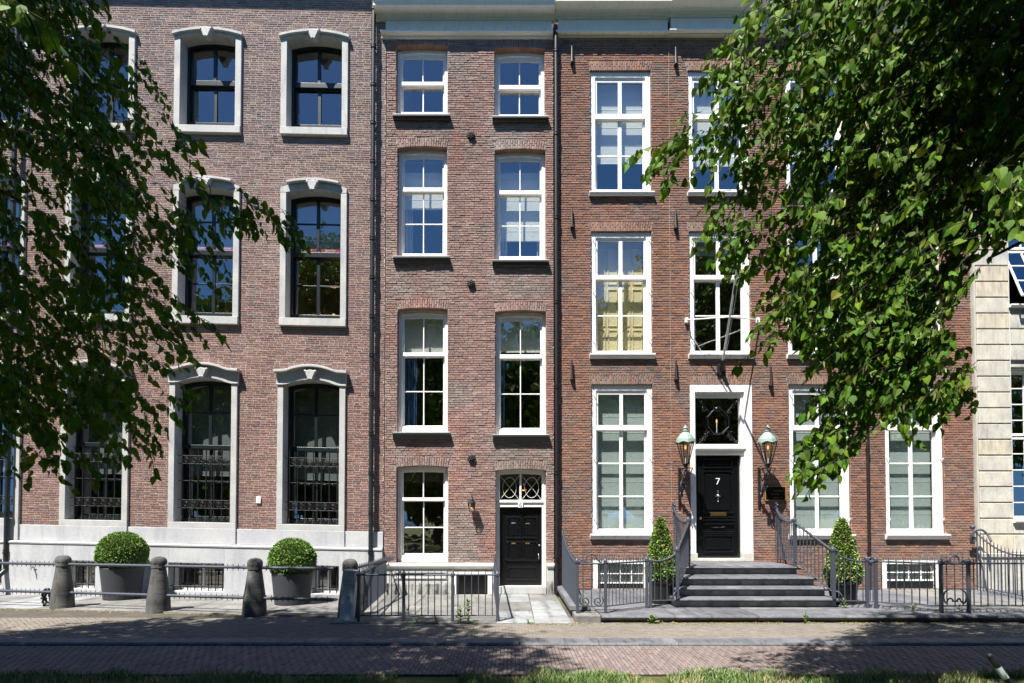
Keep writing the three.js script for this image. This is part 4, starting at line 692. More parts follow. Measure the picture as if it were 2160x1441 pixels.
  // cellar windows behind spiked bars
  for (const [i, o] of cellars.entries()) {
    const w = sub(houseC, 'cellar_window'), z = zf - 0.04, fw = 0.11;
    M(w, 'frame', [rbox(o.x0, o.x0 + fw, o.y0, o.y1, z - 0.1, z + 0.02), rbox(o.x1 - fw, o.x1, o.y0, o.y1, z - 0.1, z + 0.02), rbox(o.x0 + fw - 0.002, o.x1 - fw + 0.002, o.y1 - 0.12, o.y1 - 0.002, z - 0.1, z + 0.018)], MT.whitePaint);
    const a = o.x0 + fw, b = o.x1 - fw, y0 = o.y0 + (i ? 0.16 : 0.1), y1 = o.y1 - 0.12, s = []; for (let k = 1; k < 4; k++) s.push(rbox(a + (b - a) * k / 4 - 0.012, a + (b - a) * k / 4 + 0.012, y0 + 0.03, y1, z - 0.08, z - 0.05)); s.push(rbox(a, b, y0, y0 + 0.035, z - 0.085, z - 0.045), rbox(a, b, (y0 + y1) / 2 - 0.012, (y0 + y1) / 2 + 0.012, z - 0.079, z - 0.049)); M(w, 'sash', s, MT.whitePaint);
    for (let k = 0; k < 4; k++) pane(w, a + (b - a) * k / 4, a + (b - a) * (k + 1) / 4, y0, y1, z - 0.066);
    M(w, 'blind', box(a, b, y0, y1, z - 0.16, z - 0.15), MT.pleat);
    M(w, 'base_board', box(a, b, o.y0, y0 - 0.002, z - 0.09, z - 0.06), MT.greenPaint);
    const n = 10; for (let k = 0; k < n; k++) { const x = a + (b - a) * (k + 0.5) / n; const g = [rod(V(x, o.y0, z + 0.045), V(x, y1, z + 0.045), 0.007, 5)]; for (const f of [0.3, 0.55, 0.8]) g.push(rod(V(x - 0.025, o.y0 + (y1 - o.y0) * f, z + 0.05), V(x + 0.025, o.y0 + (y1 - o.y0) * f, z + 0.05), 0.004, 4)); M(w, 'bar', g, MT.ironBlack); }
    for (const f of [0.12, 0.95]) M(w, 'cross_bar', rod(V(a, o.y0 + (y1 - o.y0) * f, z + 0.047), V(b, o.y0 + (y1 - o.y0) * f, z + 0.047), 0.006, 5), MT.ironBlack);
  }
  // wall anchors
  for (const [px, py] of [[1206, 118], [1206, 464], [1206, 784], [1424, 122], [1424, 466], [1425, 784], [1624, 466], [1624, 797], [1828, 122], [1828, 466], [2021, 466], [2021, 812]]) { const x = X(px, py), y = Y(py); M(houseC, 'wall_anchor', [rod(V(x, y - 0.2, zf + 0.075), V(x, y + 0.24, zf + 0.05), 0.036, 6, 0.018), rbox(x - 0.035, x + 0.035, y - 0.215, y - 0.165, zf - 0.01, zf + 0.10, 0.01)], MT.ironBlack); }
  // cornice, stepping forward over the middle
  const f0 = Y(63, 12.85), f1 = Y(38, 12.93), yC = Math.max(Y(8, 12.6), f1 + 0.1), steps = [[X(1172, 60), X(1408, 60) - 0.002, 0], [X(1408, 60), x1 + 0.02, 0.045]];
  for (const [a, b, e] of steps) {
    const z = zf + e;
    M(houseC, 'architrave', profile([[zf - 0.05, yTop], [z + 0.05, yTop], [z + 0.055, yTop + 0.05], [z + 0.08, yTop + 0.055], [z + 0.09, f0 - 0.06], [z + 0.14, f0 - 0.035], [z + 0.15, f0 - 0.03], [z + 0.15, f0], [zf - 0.05, f0 + 0.002]], a, b), MT.cornicePaint);
    M(houseC, 'frieze', box(a + 0.06, b, f0 + 0.004, f1, zf - 0.05, z + 0.035), MT.cornicePaint);
    M(houseC, 'cornice', profile([[zf - 0.05, f1 + 0.002], [z + 0.06, f1 + 0.002], [z + 0.065, f1 + 0.03], [z + 0.1, f1 + 0.035], [z + 0.13, f1 + 0.07], [z + 0.19, yC - 0.005], [z + 0.2, yC], [z + 0.40, yC + 0.003], [z + 0.402, yC + 0.12], [z + 0.44, yC + 0.13], [z + 0.5, yC + 0.24], [z + 0.51, yC + 0.3], [zf - 0.05, yC + 0.32]], a - 0.02 + (e ? 0.02 : 0), b), MT.cornicePaint);
  }
  { const pts = []; for (let i = 0; i <= 24; i++) { const py = 80 + i * 41; pts.push(V(X(1414, 700) + Math.sin(i * 1.7) * 0.006, Y(py), zf + 0.012)); } M(houseC, 'cable', tube(pts, 0.0032, 80, 4), MT.sandB); }
  rooms(houseC, x0 + 0.002, x1 - 0.002, -0.1, yTop + 0.95, [-0.02, 0.72, 4.75, 8.3]);
  rebase(houseC, (x0 + x1) / 2, 0, -FD);
}

// ================================================================ the sandstone building at the right edge
const houseD = thing('stone_building', 'pale sandstone building with grooved ashlar blocks at the right edge', 'building');
{
  const zf = -FD + 0.05, x0 = X(2057, 900), x1 = 15.4, yP = Y(1166), courses = [], py0 = 1127, step = 33.2, xw = X(2131, 900);
  const wx1 = xw + 1.75, wa = { x0: xw, x1: wx1, y0: Y(1100), y1: Y(774) }, wb = { x0: xw, x1: wx1, y0: Y(648), y1: Y(385) }, wins = [wa, wb, { x0: xw, x1: wx1, y0: Y(250), y1: Y(60) }];
  M(houseD, 'core_wall', (() => { const s = new THREE.Shape([[x0, -0.2], [x1, -0.2], [x1, 13.4], [x0, 13.4]].map((p) => new THREE.Vector2(...p))); for (const o of wins) s.holes.push(new THREE.Path(holePath(o).reverse().map((p) => new THREE.Vector2(...p)))); const g = new THREE.ExtrudeGeometry(s, { depth: 0.3, bevelEnabled: false }); g.translate(0, 0, zf - 0.34); return g; })(), MT.sandC);
  M(houseD, 'edge_strip', rbox(x0 + 0.001, x0 + 0.035, yP, 13.2, zf - 0.045, zf - 0.012, 0.004), MT.sandA);
  const w = sub(houseD, 'ashlar');
  for (let i = 0; i < 38; i++) {
    const y0 = i === 0 ? yP + 0.004 : Y(py0 - (i - 1) * step) + 0.013, y1 = Y(py0 - i * step) - 0.013;
    if (y1 > 13.3) break;
    const spans = [[x0 + 0.045, xw - 0.012]], ym = (y0 + y1) / 2, hit = wins.find((o) => ym > o.y0 && ym < o.y1);
    const m = () => [MT.sandA, MT.sandB, MT.sandC, MT.sandA][Math.floor(rnd() * 4)];
    if (!hit) spans.push([xw - 0.004, xw + 0.87], [xw + 0.886, wx1]);
    spans.push([wx1 + 0.012, wx1 + 1.0], [wx1 + 1.016, x1]);
    for (const [a, b] of spans) M(w, 'ashlar_block', rbox(a, b, y0, y1, zf - 0.05, zf + rr(0, 0.004), 0.012), m());
  }
  const pb = sub(houseD, 'plinth'); for (let x = x0; x < x1;) { const e = Math.min(x1, x + 1.15); M(pb, 'plinth_block', rbox(x + 0.001, e - 0.002, -0.2, yP - 0.09, zf - 0.3, zf + 0.05, 0.008), MT.sandC); M(pb, 'coping', profile([[zf - 0.3, yP - 0.088], [zf + 0.08, yP - 0.088], [zf + 0.085, yP - 0.02], [zf + 0.05, yP], [zf - 0.3, yP]], x + 0.001, e - 0.002), MT.sandC); x = e; }
  for (const [k, o] of wins.entries()) {
    const win = sub(houseD, 'window'), z = zf - 0.16, H = o.y1 - o.y0, a = o.x0 + 0.002, b = o.x1 - 0.002;
    M(win, 'frame', [rbox(a, a + 0.06, o.y0 + 0.06, o.y1 - 0.09, z - 0.1, z), rbox(b - 0.06, b, o.y0 + 0.06, o.y1 - 0.09, z - 0.1, z), rbox(a, b, o.y1 - 0.088, o.y1 - 0.002, z - 0.1, z - 0.002)], MT.whitePaint);
    M(win, 'sill', [profile([[z - 0.1, o.y0 - 0.03], [zf + 0.06, o.y0 - 0.03], [zf + 0.09, o.y0 + 0.0], [zf + 0.09, o.y0 + 0.03], [z - 0.1, o.y0 + 0.058]], a - 0.03, b + 0.03)], MT.whitePaint);
    const sash = (name, ya, yb, nr, tilt) => {
      const s = win; const g = [], A = a + 0.06, B = b - 0.06, zz = z - 0.05, n = 4;
      g.push(rbox(A, A + 0.035, ya, yb, zz - 0.04, zz), rbox(B - 0.035, B, ya, yb, zz - 0.04, zz), rbox(A + 0.03, B - 0.03, ya, ya + 0.06, zz - 0.041, zz + 0.001), rbox(A + 0.03, B - 0.03, yb - 0.045, yb, zz - 0.041, zz + 0.001));
      for (let i = 1; i < n; i++) g.push(box(A + (B - A) * i / n - 0.014, A + (B - A) * i / n + 0.014, ya + 0.05, yb - 0.04, zz - 0.03, zz - 0.006)); for (let i = 1; i < nr; i++) g.push(box(A + 0.03, B - 0.03, ya + (yb - ya) * i / nr - 0.012, ya + (yb - ya) * i / nr + 0.012, zz - 0.031, zz - 0.007));
      const piv = V(0, yb, zz), fix = (m) => { if (!tilt) return; m.position.sub(piv).applyAxisAngle(V(1, 0, 0), -tilt).add(piv); m.rotation.x -= tilt; };
      fix(M(s, name, g, MT.whitePaint));
      for (let i = 0; i < n; i++) fix(pane(s, A + (B - A) * i / n, A + (B - A) * (i + 1) / n, ya + 0.02, yb - 0.02, zz - 0.02));
    };
    if (k === 0) { sash('upper_sash', Y(918), o.y1 - 0.09, 4); sash('lower_sash', o.y0 + 0.06, Y(921), 5); }
    else if (k === 1) { sash('upper_sash', Y(520), o.y1 - 0.09, 3); sash('hopper_sash', o.y0 + 0.06, Y(523), 3, 0.38); }
    else sash('upper_sash', o.y0 + 0.06, o.y1 - 0.09, 5);
  }
  M(houseD, 'lead_flashing', rbox(xw - 0.01, xw + 0.004, Y(1095), 13, zf - 0.12, zf - 0.004, 0.003), MT.greyPole);
  M(houseD, 'cornice', profile([[zf - 0.3, 13.41], [zf + 0.1, 13.41], [zf + 0.45, 13.75], [zf + 0.5, 13.95], [zf - 0.3, 14]], x0, x1), MT.sandA);
  rooms(houseD, x0 + 0.003, x1, -0.2, 13.42, [-0.05, 1.2, 5.2, 9.2]);
  rebase(houseD, (x0 + x1) / 2, 0, -FD);
}

// ================================================================ pipes, lamps, railings and other things before the houses
function downpipe(label, x, y0, y1, z, r, material, collars, kick) {
  const t = thing('downpipe', label, 'drainpipe');
  const g = [rod(V(x, y0 + (kick ? 0.62 : 0), z), V(x, y1, z), r, 10)];
  if (kick) g.push(tube([V(x, y0 + 0.66, z), V(x, y0 + 0.56, z), V(x + kick, y0 + 0.38, z + 0.14), V(x + kick, y0, z + 0.15)], r, 16, 10));
  M(t, 'pipe', g, material);
  for (let y = y0 + (kick ? 0.9 : 0.75); y < y1; y += collars) M(t, 'collar', [rod(V(x, y, z), V(x, y + 0.035, z), r * 1.3, 10), rod(V(x, y + 0.055, z), V(x, y + 0.085, z), r * 1.22, 10), box(x - 0.015, x + 0.015, y + 0.03, y + 0.06, z - 0.12, z)], material);
  rebase(t, x, y0, z); return t;
}
downpipe('dark green downpipe between the left house and the narrow house', X(785, 600, 12.87), 0.02, 14.2, -12.87, 0.05, MT.pipeGreen, 0.87, -0.06);
downpipe('dark green downpipe at the far left edge behind the leaves', X(17, 950, 12.87), 0.02, 14.2, -12.87, 0.05, MT.pipeGreen, 0.87, -0.05);
{ const t = downpipe('black downpipe between the narrow house and the broad house', X(1173, 650), 0.02, Y(62), -12.9, 0.045, MT.ironBlack, 1.9); }
downpipe('dark brown downpipe between the two right-hand ground floor windows', X(1828, 1050), PL, Y(85), -12.93, 0.034, MT.pipeBrown, 2.3);

// ---- carriage lanterns on scrolled brackets either side of door 7
function lantern(px, label) {
  const t = thing('wall_lantern', label, 'lantern', 'lanterns beside door number 7');
  const d = 12.52, p = at(px, 945, d), x = p.x, z = -d, y = (v) => at(px, v, d).y, K = 6;
  const ring = (yy, r, up = 0) => { const o = []; for (let i = 0; i < K; i++) { const a = i / K * Math.PI * 2 + Math.PI / 6; o.push(V(x + Math.cos(a) * r, yy + up, z + Math.sin(a) * r)); } return o; };
  const yb = y(978), ye = y(933), rb = 0.068, re = 0.182, lo = ring(yb, rb), hi = ring(ye, re);
  M(t, 'lantern_frame', [lo.map((a, i) => rod(a, hi[i], 0.011, 5)), lo.map((a, i) => rod(a, lo[(i + 1) % K], 0.011, 5)), hi.map((a, i) => rod(a, hi[(i + 1) % K], 0.006, 5))], MT.ironBlack);
  for (let i = 0; i < K; i++) { const j = (i + 1) % K, g = new THREE.BufferGeometry(), a = lo[i], b = lo[j], c = hi[j], e = hi[i]; g.setAttribute('position', new THREE.BufferAttribute(new Float32Array([a, b, c, a, c, e].flatMap((q) => [q.x, q.y, q.z])), 3)); g.computeVertexNormals(); M(t, 'glass', g, MT.lampGlass); }
  // scalloped copper roof
  { const n = 48, prof = [[1.18, -0.012], [1.1, 0.06], [0.86, 0.13], [0.52, 0.19], [0.3, 0.225], [0.27, 0.235]], pos = [];
    const P = (k, i) => { const a = i / n * Math.PI * 2 + Math.PI / 6, f = Math.cos((i % 8) / 8 * Math.PI * 2), sc = 0.5 + 0.5 * f, [r, h] = prof[k], edge = k === 0 ? 0.03 * (sc - 0.55) * -1 : k === 1 ? 0.012 * (0.5 - sc) : 0, hex = Math.cos(Math.PI / 6) / Math.cos(((i % 8) / 8 - 0.5) * Math.PI / 3), rad = re * r * (k < 3 ? 0.5 + 0.5 * hex : 1); return [x + Math.cos(a) * rad, ye + h + edge, z + Math.sin(a) * rad]; };
    for (let k = 0; k < prof.length - 1; k++) for (let i = 0; i < n; i++) { const a = P(k, i), b = P(k, i + 1), c = P(k + 1, i + 1), e = P(k + 1, i); pos.push(...a, ...c, ...b, ...a, ...e, ...c); }
    const g = new THREE.BufferGeometry(); g.setAttribute('position', new THREE.BufferAttribute(new Float32Array(pos), 3)); g.computeVertexNormals();
    const yt = ye + 0.235; M(t, 'roof', [g, lathe([[0.0, 0.15], [0.05, 0.07], [0.06, 0.065], [0.05, 0.055], [0.045, 0.02], [0.075, 0.015], [0.075, 0], [0.045, -0.005]], x, yt, z, 16)], MT.copper);
    M(t, 'vent', lathe([[0.046, 0.052], [0.046, 0.018]], x, yt, z, 12), MT.ironBlack);
    M(t, 'finial', [rod(V(x, yt + 0.14, z), V(x, yt + 0.22, z), 0.006, 6, 0.002), ball(x, yt + 0.16, z, 0.012, 6)], MT.ironBlack); }
  M(t, 'foot', lathe([[0.0, -0.09], [0.03, -0.085], [0.055, -0.04], [0.05, -0.03], [0.065, -0.02], [0.065, 0.004], [0.0, 0.004]], x, yb - 0.002, z, 12), MT.ironBlack);
  { const g = new THREE.SphereGeometry(0.019, 8, 8); g.scale(1, 2.2, 1); g.translate(x, y(944), z); M(t, 'bulb', g, MT.flame); M(t, 'candle_stem', rod(V(x, yb, z), V(x, y(950), z), 0.012), MT.greyPole); }
  const pl = new THREE.PointLight(new THREE.Color(1, 0.55, 0.22), 0.008); pl.position.set(x, y(944), z); pl.castShadow = true; t.add(pl);
  // bracket: plate on the wall, arm and strut with curls
  const w = -12.985, yA = yb - 0.1, ax = V(0, 0, -1), ay = V(0, 1, 0), up = V(x, 0, 0);
  M(t, 'wall_plate', rbox(x - 0.03, x + 0.03, yA - 0.85, yA + 0.06, w - 0.012, w + 0.012), MT.ironBlack);
  M(t, 'bracket', [rod(V(x, yA, w), V(x, yA, z + 0.16), 0.011), rod(V(x - 0.15, yA, z + 0.02), V(x + 0.15, yA + 0.004, z + 0.02), 0.010, 6), tube([V(x, yA, z + 0.1), V(x, yA - 0.16, z + 0.05), V(x, yA - 0.32, z - 0.18), V(x, yA - 0.62, w + 0.05), V(x, yA - 0.8, w)], 0.018, 24), tube([V(x - 0.14, yA, z + 0.02), V(x - 0.05, yA - 0.22, z), V(x + 0.01, yA - 0.42, z - 0.2), V(x, yA - 0.7, w)], 0.014, 20), tube([V(x + 0.14, yA, z + 0.02), V(x + 0.06, yA - 0.22, z), V(x, yA - 0.42, z - 0.2), V(x, yA - 0.7, w)], 0.014, 20)], MT.ironBlack);
  M(t, 'scroll', [tube(spiral(V(x, yA - 0.36, z - 0.16), 0.1, 0.02, 1.8, V(0.8, 0, -0.6), ay, 2), 0.017, 36), tube(spiral(V(x, yA - 0.1, z - 0.02), 0.06, 0.015, 1.6, V(0.9, 0, -0.4), ay, 1), 0.015, 30), tube(spiral(V(x, yA - 0.55, w + 0.12), 0.06, 0.015, 1.6, V(0.8, 0, -0.6), ay, 4), 0.015, 30), ball(x, yA - 0.13, z + 0.05, 0.026), ball(x, yA - 0.36, z - 0.16, 0.03)], MT.ironGrey);
  rebase(t, x, yA - 0.85, w);
}
lantern(1446, 'green copper lantern on a scrolled iron bracket left of door number 7');
lantern(1620, 'green copper lantern on a scrolled iron bracket right of door number 7');
{ // small lantern beside door 6
  const t = thing('wall_lantern', 'small black lantern on the wall between the ground floor window and door number 6', 'lantern'), d = 12.82, p = at(995, 1066, d), x = p.x, z = -d, y = (v) => at(995, v, d).y, s = (yy, r) => [[-1, -1], [1, -1], [1, 1], [-1, 1]].map(([a, b]) => V(x + a * r, yy, z + b * r)), lo = s(y(1079), 0.048), hi = s(y(1061), 0.075);
  M(t, 'lantern_frame', [lo.map((a, i) => rod(a, hi[i], 0.007, 4)), lo.map((a, i) => rod(a, lo[(i + 1) % 4], 0.008, 4)), hi.map((a, i) => rod(a, hi[(i + 1) % 4], 0.008, 4))], MT.ironBlack);
  for (let i = 0; i < 4; i++) { const j = (i + 1) % 4, g = new THREE.BufferGeometry(); g.setAttribute('position', new THREE.BufferAttribute(new Float32Array([lo[i], lo[j], hi[j], lo[i], hi[j], hi[i]].flatMap((q) => [q.x, q.y, q.z])), 3)); g.computeVertexNormals(); M(t, 'glass', g, MT.lampGlass); }
  { const g = new THREE.CylinderGeometry(0.045, 0.125, 0.085, 4, 1); g.rotateY(Math.PI / 4); g.translate(x, y(1061) + 0.045, z); const h = new THREE.CylinderGeometry(0.02, 0.05, 0.05, 4, 1); h.rotateY(Math.PI / 4); h.translate(x, y(1061) + 0.11, z); M(t, 'roof', [g, h, ball(x, y(1061) + 0.15, z, 0.018)], MT.ironBlack); }
  M(t, 'bracket', [rbox(x - 0.035, x + 0.035, y(1070), y(1055), -12.995, -12.97), rod(V(x, y(1056), -12.98), V(x, y(1056), z), 0.012)], MT.ironBlack);
  M(t, 'bulb', ball(x, y(1072), z, 0.017, 8), MT.flame); const pl = new THREE.PointLight(new THREE.Color(1, 0.75, 0.4), 0.006); pl.position.set(x, y(1072), z); pl.castShadow = true; t.add(pl);
  rebase(t, x, y(1080), -12.98);
}
{ // flagpole
  const t = thing('flagpole', 'bare grey flagpole slanting out from the wall above door number 7', 'flagpole'), a = V(at(1523, 776, 12.93).x, at(1523, 776, 12.93).y, -12.93), b = at(1588, 352, 10.15), q = (s) => a.clone().lerp(b, s);
  M(t, 'pole', [rod(q(-0.01), q(0.5), 0.024, 10, 0.021), rod(q(0.49), q(1), 0.021, 10, 0.014)], MT.whitePaint);
  M(t, 'socket', [rod(q(-0.03), q(0.05), 0.045, 10), rbox(a.x - 0.09, a.x + 0.09, a.y - 0.16, a.y + 0.1, -12.998, -12.965)], MT.ironBlack);
  M(t, 'finial', ball(b.x, b.y, b.z, 0.035), MT.greyPole);
  const k = q(0.3); for (const px of [1447, 1597]) { const w = V(X(px, 677), Y(677), -12.93); M(t, 'stay', rod(w, k, 0.014, 5), MT.whitePaint); M(t, 'stay_plate', rbox(w.x - 0.035, w.x + 0.035, w.y - 0.06, w.y + 0.05, -12.997, -12.92), MT.whitePaint); }
  M(t, 'halyard', tube([q(0.98).add(V(0.03, 0, 0)), q(0.5).add(V(0.05, -0.06, 0)), q(0.08).add(V(0.04, 0, 0.02))], 0.004, 20, 4), MT.whitePaint);
  rebase(t, a.x, a.y, -12.99);
}
{ // name board beside door 7
  const t = thing('sign_board', 'black board with gold edge and small gold writing right of door number 7', 'sign'), x0 = X(1613, 1040), x1 = X(1657, 1040), y0 = Y(1056), y1 = Y(1026), z = -12.985;
  M(t, 'board', box(x0, x1, y0, y1, z - 0.012, z + 0.012), MT.blackPaint);
  const e = 0.012; M(t, 'edge', [box(x0, x1, y0, y0 + e, z + 0.012, z + 0.018), box(x0, x1, y1 - e, y1, z + 0.012, z + 0.018), box(x0, x0 + e, y0 + e, y1 - e, z + 0.012, z + 0.018), box(x1 - e, x1, y0 + e, y1 - e, z + 0.012, z + 0.018)], MT.gold);
  const ln = (a, b, f, h, n) => { const p = []; for (let i = 0; i <= n * 4; i++) p.push(V(x0 + (x1 - x0) * (a + (b - a) * i / (n * 4)), y0 + (y1 - y0) * f + Math.sin(i * 1.57 + Math.sin(i * 2.3)) * h, z + 0.013)); return tube(p, 0.0025, n * 8, 3); };
  M(t, 'writing', [ln(0.38, 0.8, 0.68, 0.018, 8), ln(0.3, 0.66, 0.45, 0.01, 9), ln(0.4, 0.86, 0.2, 0.006, 12)], MT.gold);
  rebase(t, (x0 + x1) / 2, y0, -12.997);
}
{ // tap
  const t = thing('wall_tap', 'small water tap on the grey stone plinth at far left', 'tap'), p = at(70, 1197, 12.86); M(t, 'spout', [rod(V(p.x, p.y, -12.88), V(p.x, p.y, p.z + 0.06), 0.016, 8), rod(V(p.x, p.y, p.z + 0.05), V(p.x, p.y - 0.05, p.z + 0.07), 0.012, 8)], MT.steel); M(t, 'handle', [rod(V(p.x, p.y, p.z + 0.02), V(p.x, p.y + 0.035, p.z + 0.02), 0.007), rod(V(p.x - 0.035, p.y + 0.035, p.z + 0.02), V(p.x + 0.035, p.y + 0.035, p.z + 0.02), 0.008)], MT.brass); rebase(t, p.x, p.y, -12.88);
}

// ---- bollards and the spiked bars between them
const bol = [[135, 1283, 'weathered grey stone bollard nearest the left edge'], [337, 1290, 'dark stone bollard between the two ball shrubs, left of its middle'], [539, 1297, 'grey stone bollard standing just left of the right ball shrub'], [739, 1302, 'stone bollard half hidden behind the leaning grey cabinet']].map(([px, py, l]) => { const d = (EYE - 0.0) * FOC / (py - HOR); return { p: V((px - PCX) * d / FOC, 0, -d), l }; });
for (const { p, l } of bol) {
  const t = thing('stone_bollard', l, 'bollard', 'stone bollards before the left house');
  const oct = (r0, r1, y0, y1) => { const g = new THREE.CylinderGeometry(r1, r0, y1 - y0, 8, 3); g.rotateY(Math.PI / 8); g.translate(0, (y0 + y1) / 2, 0); return g; };
  M(t, 'base', oct(0.205, 0.19, -0.05, 0.26), MT.bollardStone);
  M(t, 'shaft', oct(0.188, 0.112, 0.262, 0.83), MT.bollardStone);
  M(t, 'collar', [oct(0.128, 0.128, 0.80, 0.87)], MT.bollardStone);
  M(t, 'head', lathe([[0.128, 0.872], [0.132, 0.91], [0.118, 0.955], [0.08, 0.99], [0.0, 1.005]], 0, 0, 0, 12), MT.bollardStone);
  M(t, 'iron_band', [oct(0.186, 0.184, 0.24, 0.275)], MT.ironBlack);
  t.position.copy(p);
}
function spikedBar(a, b, label) {
  const t = thing('spiked_rail', label, 'railing', 'spiked iron bars between the bollards');
  M(t, 'bar', rod(a, b, 0.028, 4), MT.ironGrey);
  const n = Math.round(a.distanceTo(b) / 0.105), g = [];
  for (let i = 1; i < n; i++) { const p = a.clone().lerp(b, i / n); g.push(rod(p, p.clone().add(V(0, 0.06, 0)), 0.013, 4, 0.004), rod(p, p.clone().add(V(0, -0.06, 0)), 0.013, 4, 0.004)); }
  M(t, 'spike_row', g, MT.ironGrey, { kind: 'stuff' });
  rebase(t, a.x, a.y, a.z);
}
{
  const ends = [V(-10.6, 0, -11.45), ...bol.map((b) => b.p)], words = ['left of the first bollard', 'between the first and second bollards', 'between the second and third bollards', 'between the third bollard and the grey cabinet'];
  for (let i = 0; i < 4; i++) for (const [h, w] of [[0.83, 'upper'], [0.30, 'lower']]) { const a = ends[i].clone(), b = ends[i + 1].clone(), u = b.clone().sub(a).normalize(); if (i) a.addScaledVector(u, 0.11); b.addScaledVector(u, i === 3 ? -0.3 : -0.11); a.y = b.y = h; spikedBar(a, b, `${w} spiked iron bar ${words[i]}`); }
  const p = bol[3].p; spikedBar(V(p.x + 0.08, 0.84, p.z - 0.08), V(p.x + 0.2, 0.84, -12.8), 'spiked iron bar running back from the last bollard to the wall');
  const t = thing('bicycle_lock', 'black chain lock looped over the lower bar beside the first bollard', 'lock'), q = at(101, 1248, 11.2), el = []; for (let i = 0; i < 14; i++) { const a = i / 14 * Math.PI * 2, g = new THREE.TorusGeometry(0.036, 0.022, 6, 8); g.rotateY(i % 2 ? 1.2 : 0.2); g.rotateZ(a + Math.PI / 2); g.translate(q.x + Math.cos(a) * 0.075, q.y - 0.13 + Math.sin(a) * 0.15, q.z + 0.02 * Math.sin(a)); el.push(g); } M(t, 'chain', el, MT.ironBlack); M(t, 'padlock', rbox(q.x - 0.03, q.x + 0.03, q.y - 0.30, q.y - 0.23, q.z - 0.015, q.z + 0.015), MT.steel); rebase(t, q.x, q.y - 0.3, q.z);
  const c = thing('utility_cabinet', 'leaning pale grey metal cabinet in front of the last bollard', 'cabinet'), d = 9.72, x = X(732, 1300, d); M(c, 'body', rbox(-0.105, 0.105, -0.05, 0.66, -0.08, 0.08, 0.01), mat({ c: [0.42, 0.47, 0.52], roughness: 0.5, bumpMap: grain, bumpScale: 0.001 })); M(c, 'cap', [rbox(-0.112, 0.112, 0.664, 0.84, -0.085, 0.085, 0.012), rbox(-0.10, 0.10, 0.60, 0.662, 0.081, 0.105, 0.006)], mat({ c: [0.34, 0.34, 0.33], roughness: 0.6 })); M(c, 'lock', rbox(-0.04, 0.04, 0.40, 0.43, 0.081, 0.09), MT.steel); c.position.set(x, 0, -d); c.rotation.z = -0.075;
}

// ---- iron fences
function post(t, x, z, y0, y1, r = 0.024) { const c = new THREE.ConeGeometry(r * 1.5, 0.07, 4); c.rotateY(Math.PI / 4); c.translate(x, y1 + 0.035, z); M(t, 'post', [rbox(x - r, x + r, y0, y1 - 0.05, z - r, z + r, 0.004), rbox(x - r * 1.35, x + r * 1.35, y1 - 0.05, y1, z - r * 1.35, z + r * 1.35, 0.006), c], MT.ironGrey); }
// a panel along a path on the ground: top(s), bottom(s) give heights at distance s
function panel(t, pts, top, bottom, gap, tip = 0.09, rb = 0.009) {
  const c = []; let L = 0; for (let i = 0; i + 1 < pts.length; i++) { const a = pts[i], b = pts[i + 1], l = Math.hypot(b[0] - a[0], b[1] - a[1]); c.push([L, l, a, b]); L += l; }
  const P = (s) => { const q = c.find((e) => s <= e[0] + e[1] + 1e-6) || c[c.length - 1], f = (s - q[0]) / q[1]; return [q[2][0] + (q[3][0] - q[2][0]) * f, q[2][1] + (q[3][1] - q[2][1]) * f]; };
  const N = 14, tp = [], bp = []; for (let i = 0; i <= N; i++) { const s = L * i / N, [x, z] = P(s); tp.push(V(x, top(s / L), z)); bp.push(V(x, bottom(s / L), z)); }
  M(t, 'top_rail', tube(tp, 0.016, 40, 6), MT.ironGrey); M(t, 'bottom_rail', tube(bp, 0.011, 30, 5), MT.ironGrey);
  const n = Math.max(1, Math.round(L / gap)); for (let i = 0; i < n; i++) { const s = L * (i + 0.5) / n, [x, z] = P(s), y = top(s / L); M(t, 'bar', [rod(V(x, bottom(s / L), z), V(x, y, z), rb, 6), rod(V(x, y, z), V(x, y + tip, z), rb * 1.3, 6, 0.002)], MT.ironGrey); }
}
const K = (v) => () => v;
{
  const t = thing('iron_fence', 'low grey iron fence enclosing the forecourt left of door number 6', 'fence'), z = -9.55, xs = [-2.49, -1.76, -0.965, -0.235];
  for (const x of xs) post(t, x, z, 0.0, 0.80);
  for (let i = 0; i < 3; i++) panel(t, [[xs[i] + 0.03, z], [xs[i + 1] - 0.03, z]], K(0.775), K(0.115), 0.112, 0.085);
  panel(t, [[xs[0], z - 0.03], [-2.76, -12.93]], (s) => 0.775 + 0.03 * s, K(0.115), 0.112, 0.085); panel(t, [[xs[3], z - 0.03], [-0.40, -12.93]], (s) => 0.775 + 0.09 * s * s, K(0.115), 0.112, 0.085);
  M(t, 'brace', rod(V(-2.2, 0.72, -11.0), V(-1.9, 0.03, -10.6), 0.012), MT.ironGrey);
  rebase(t, -1.36, 0, z);
}
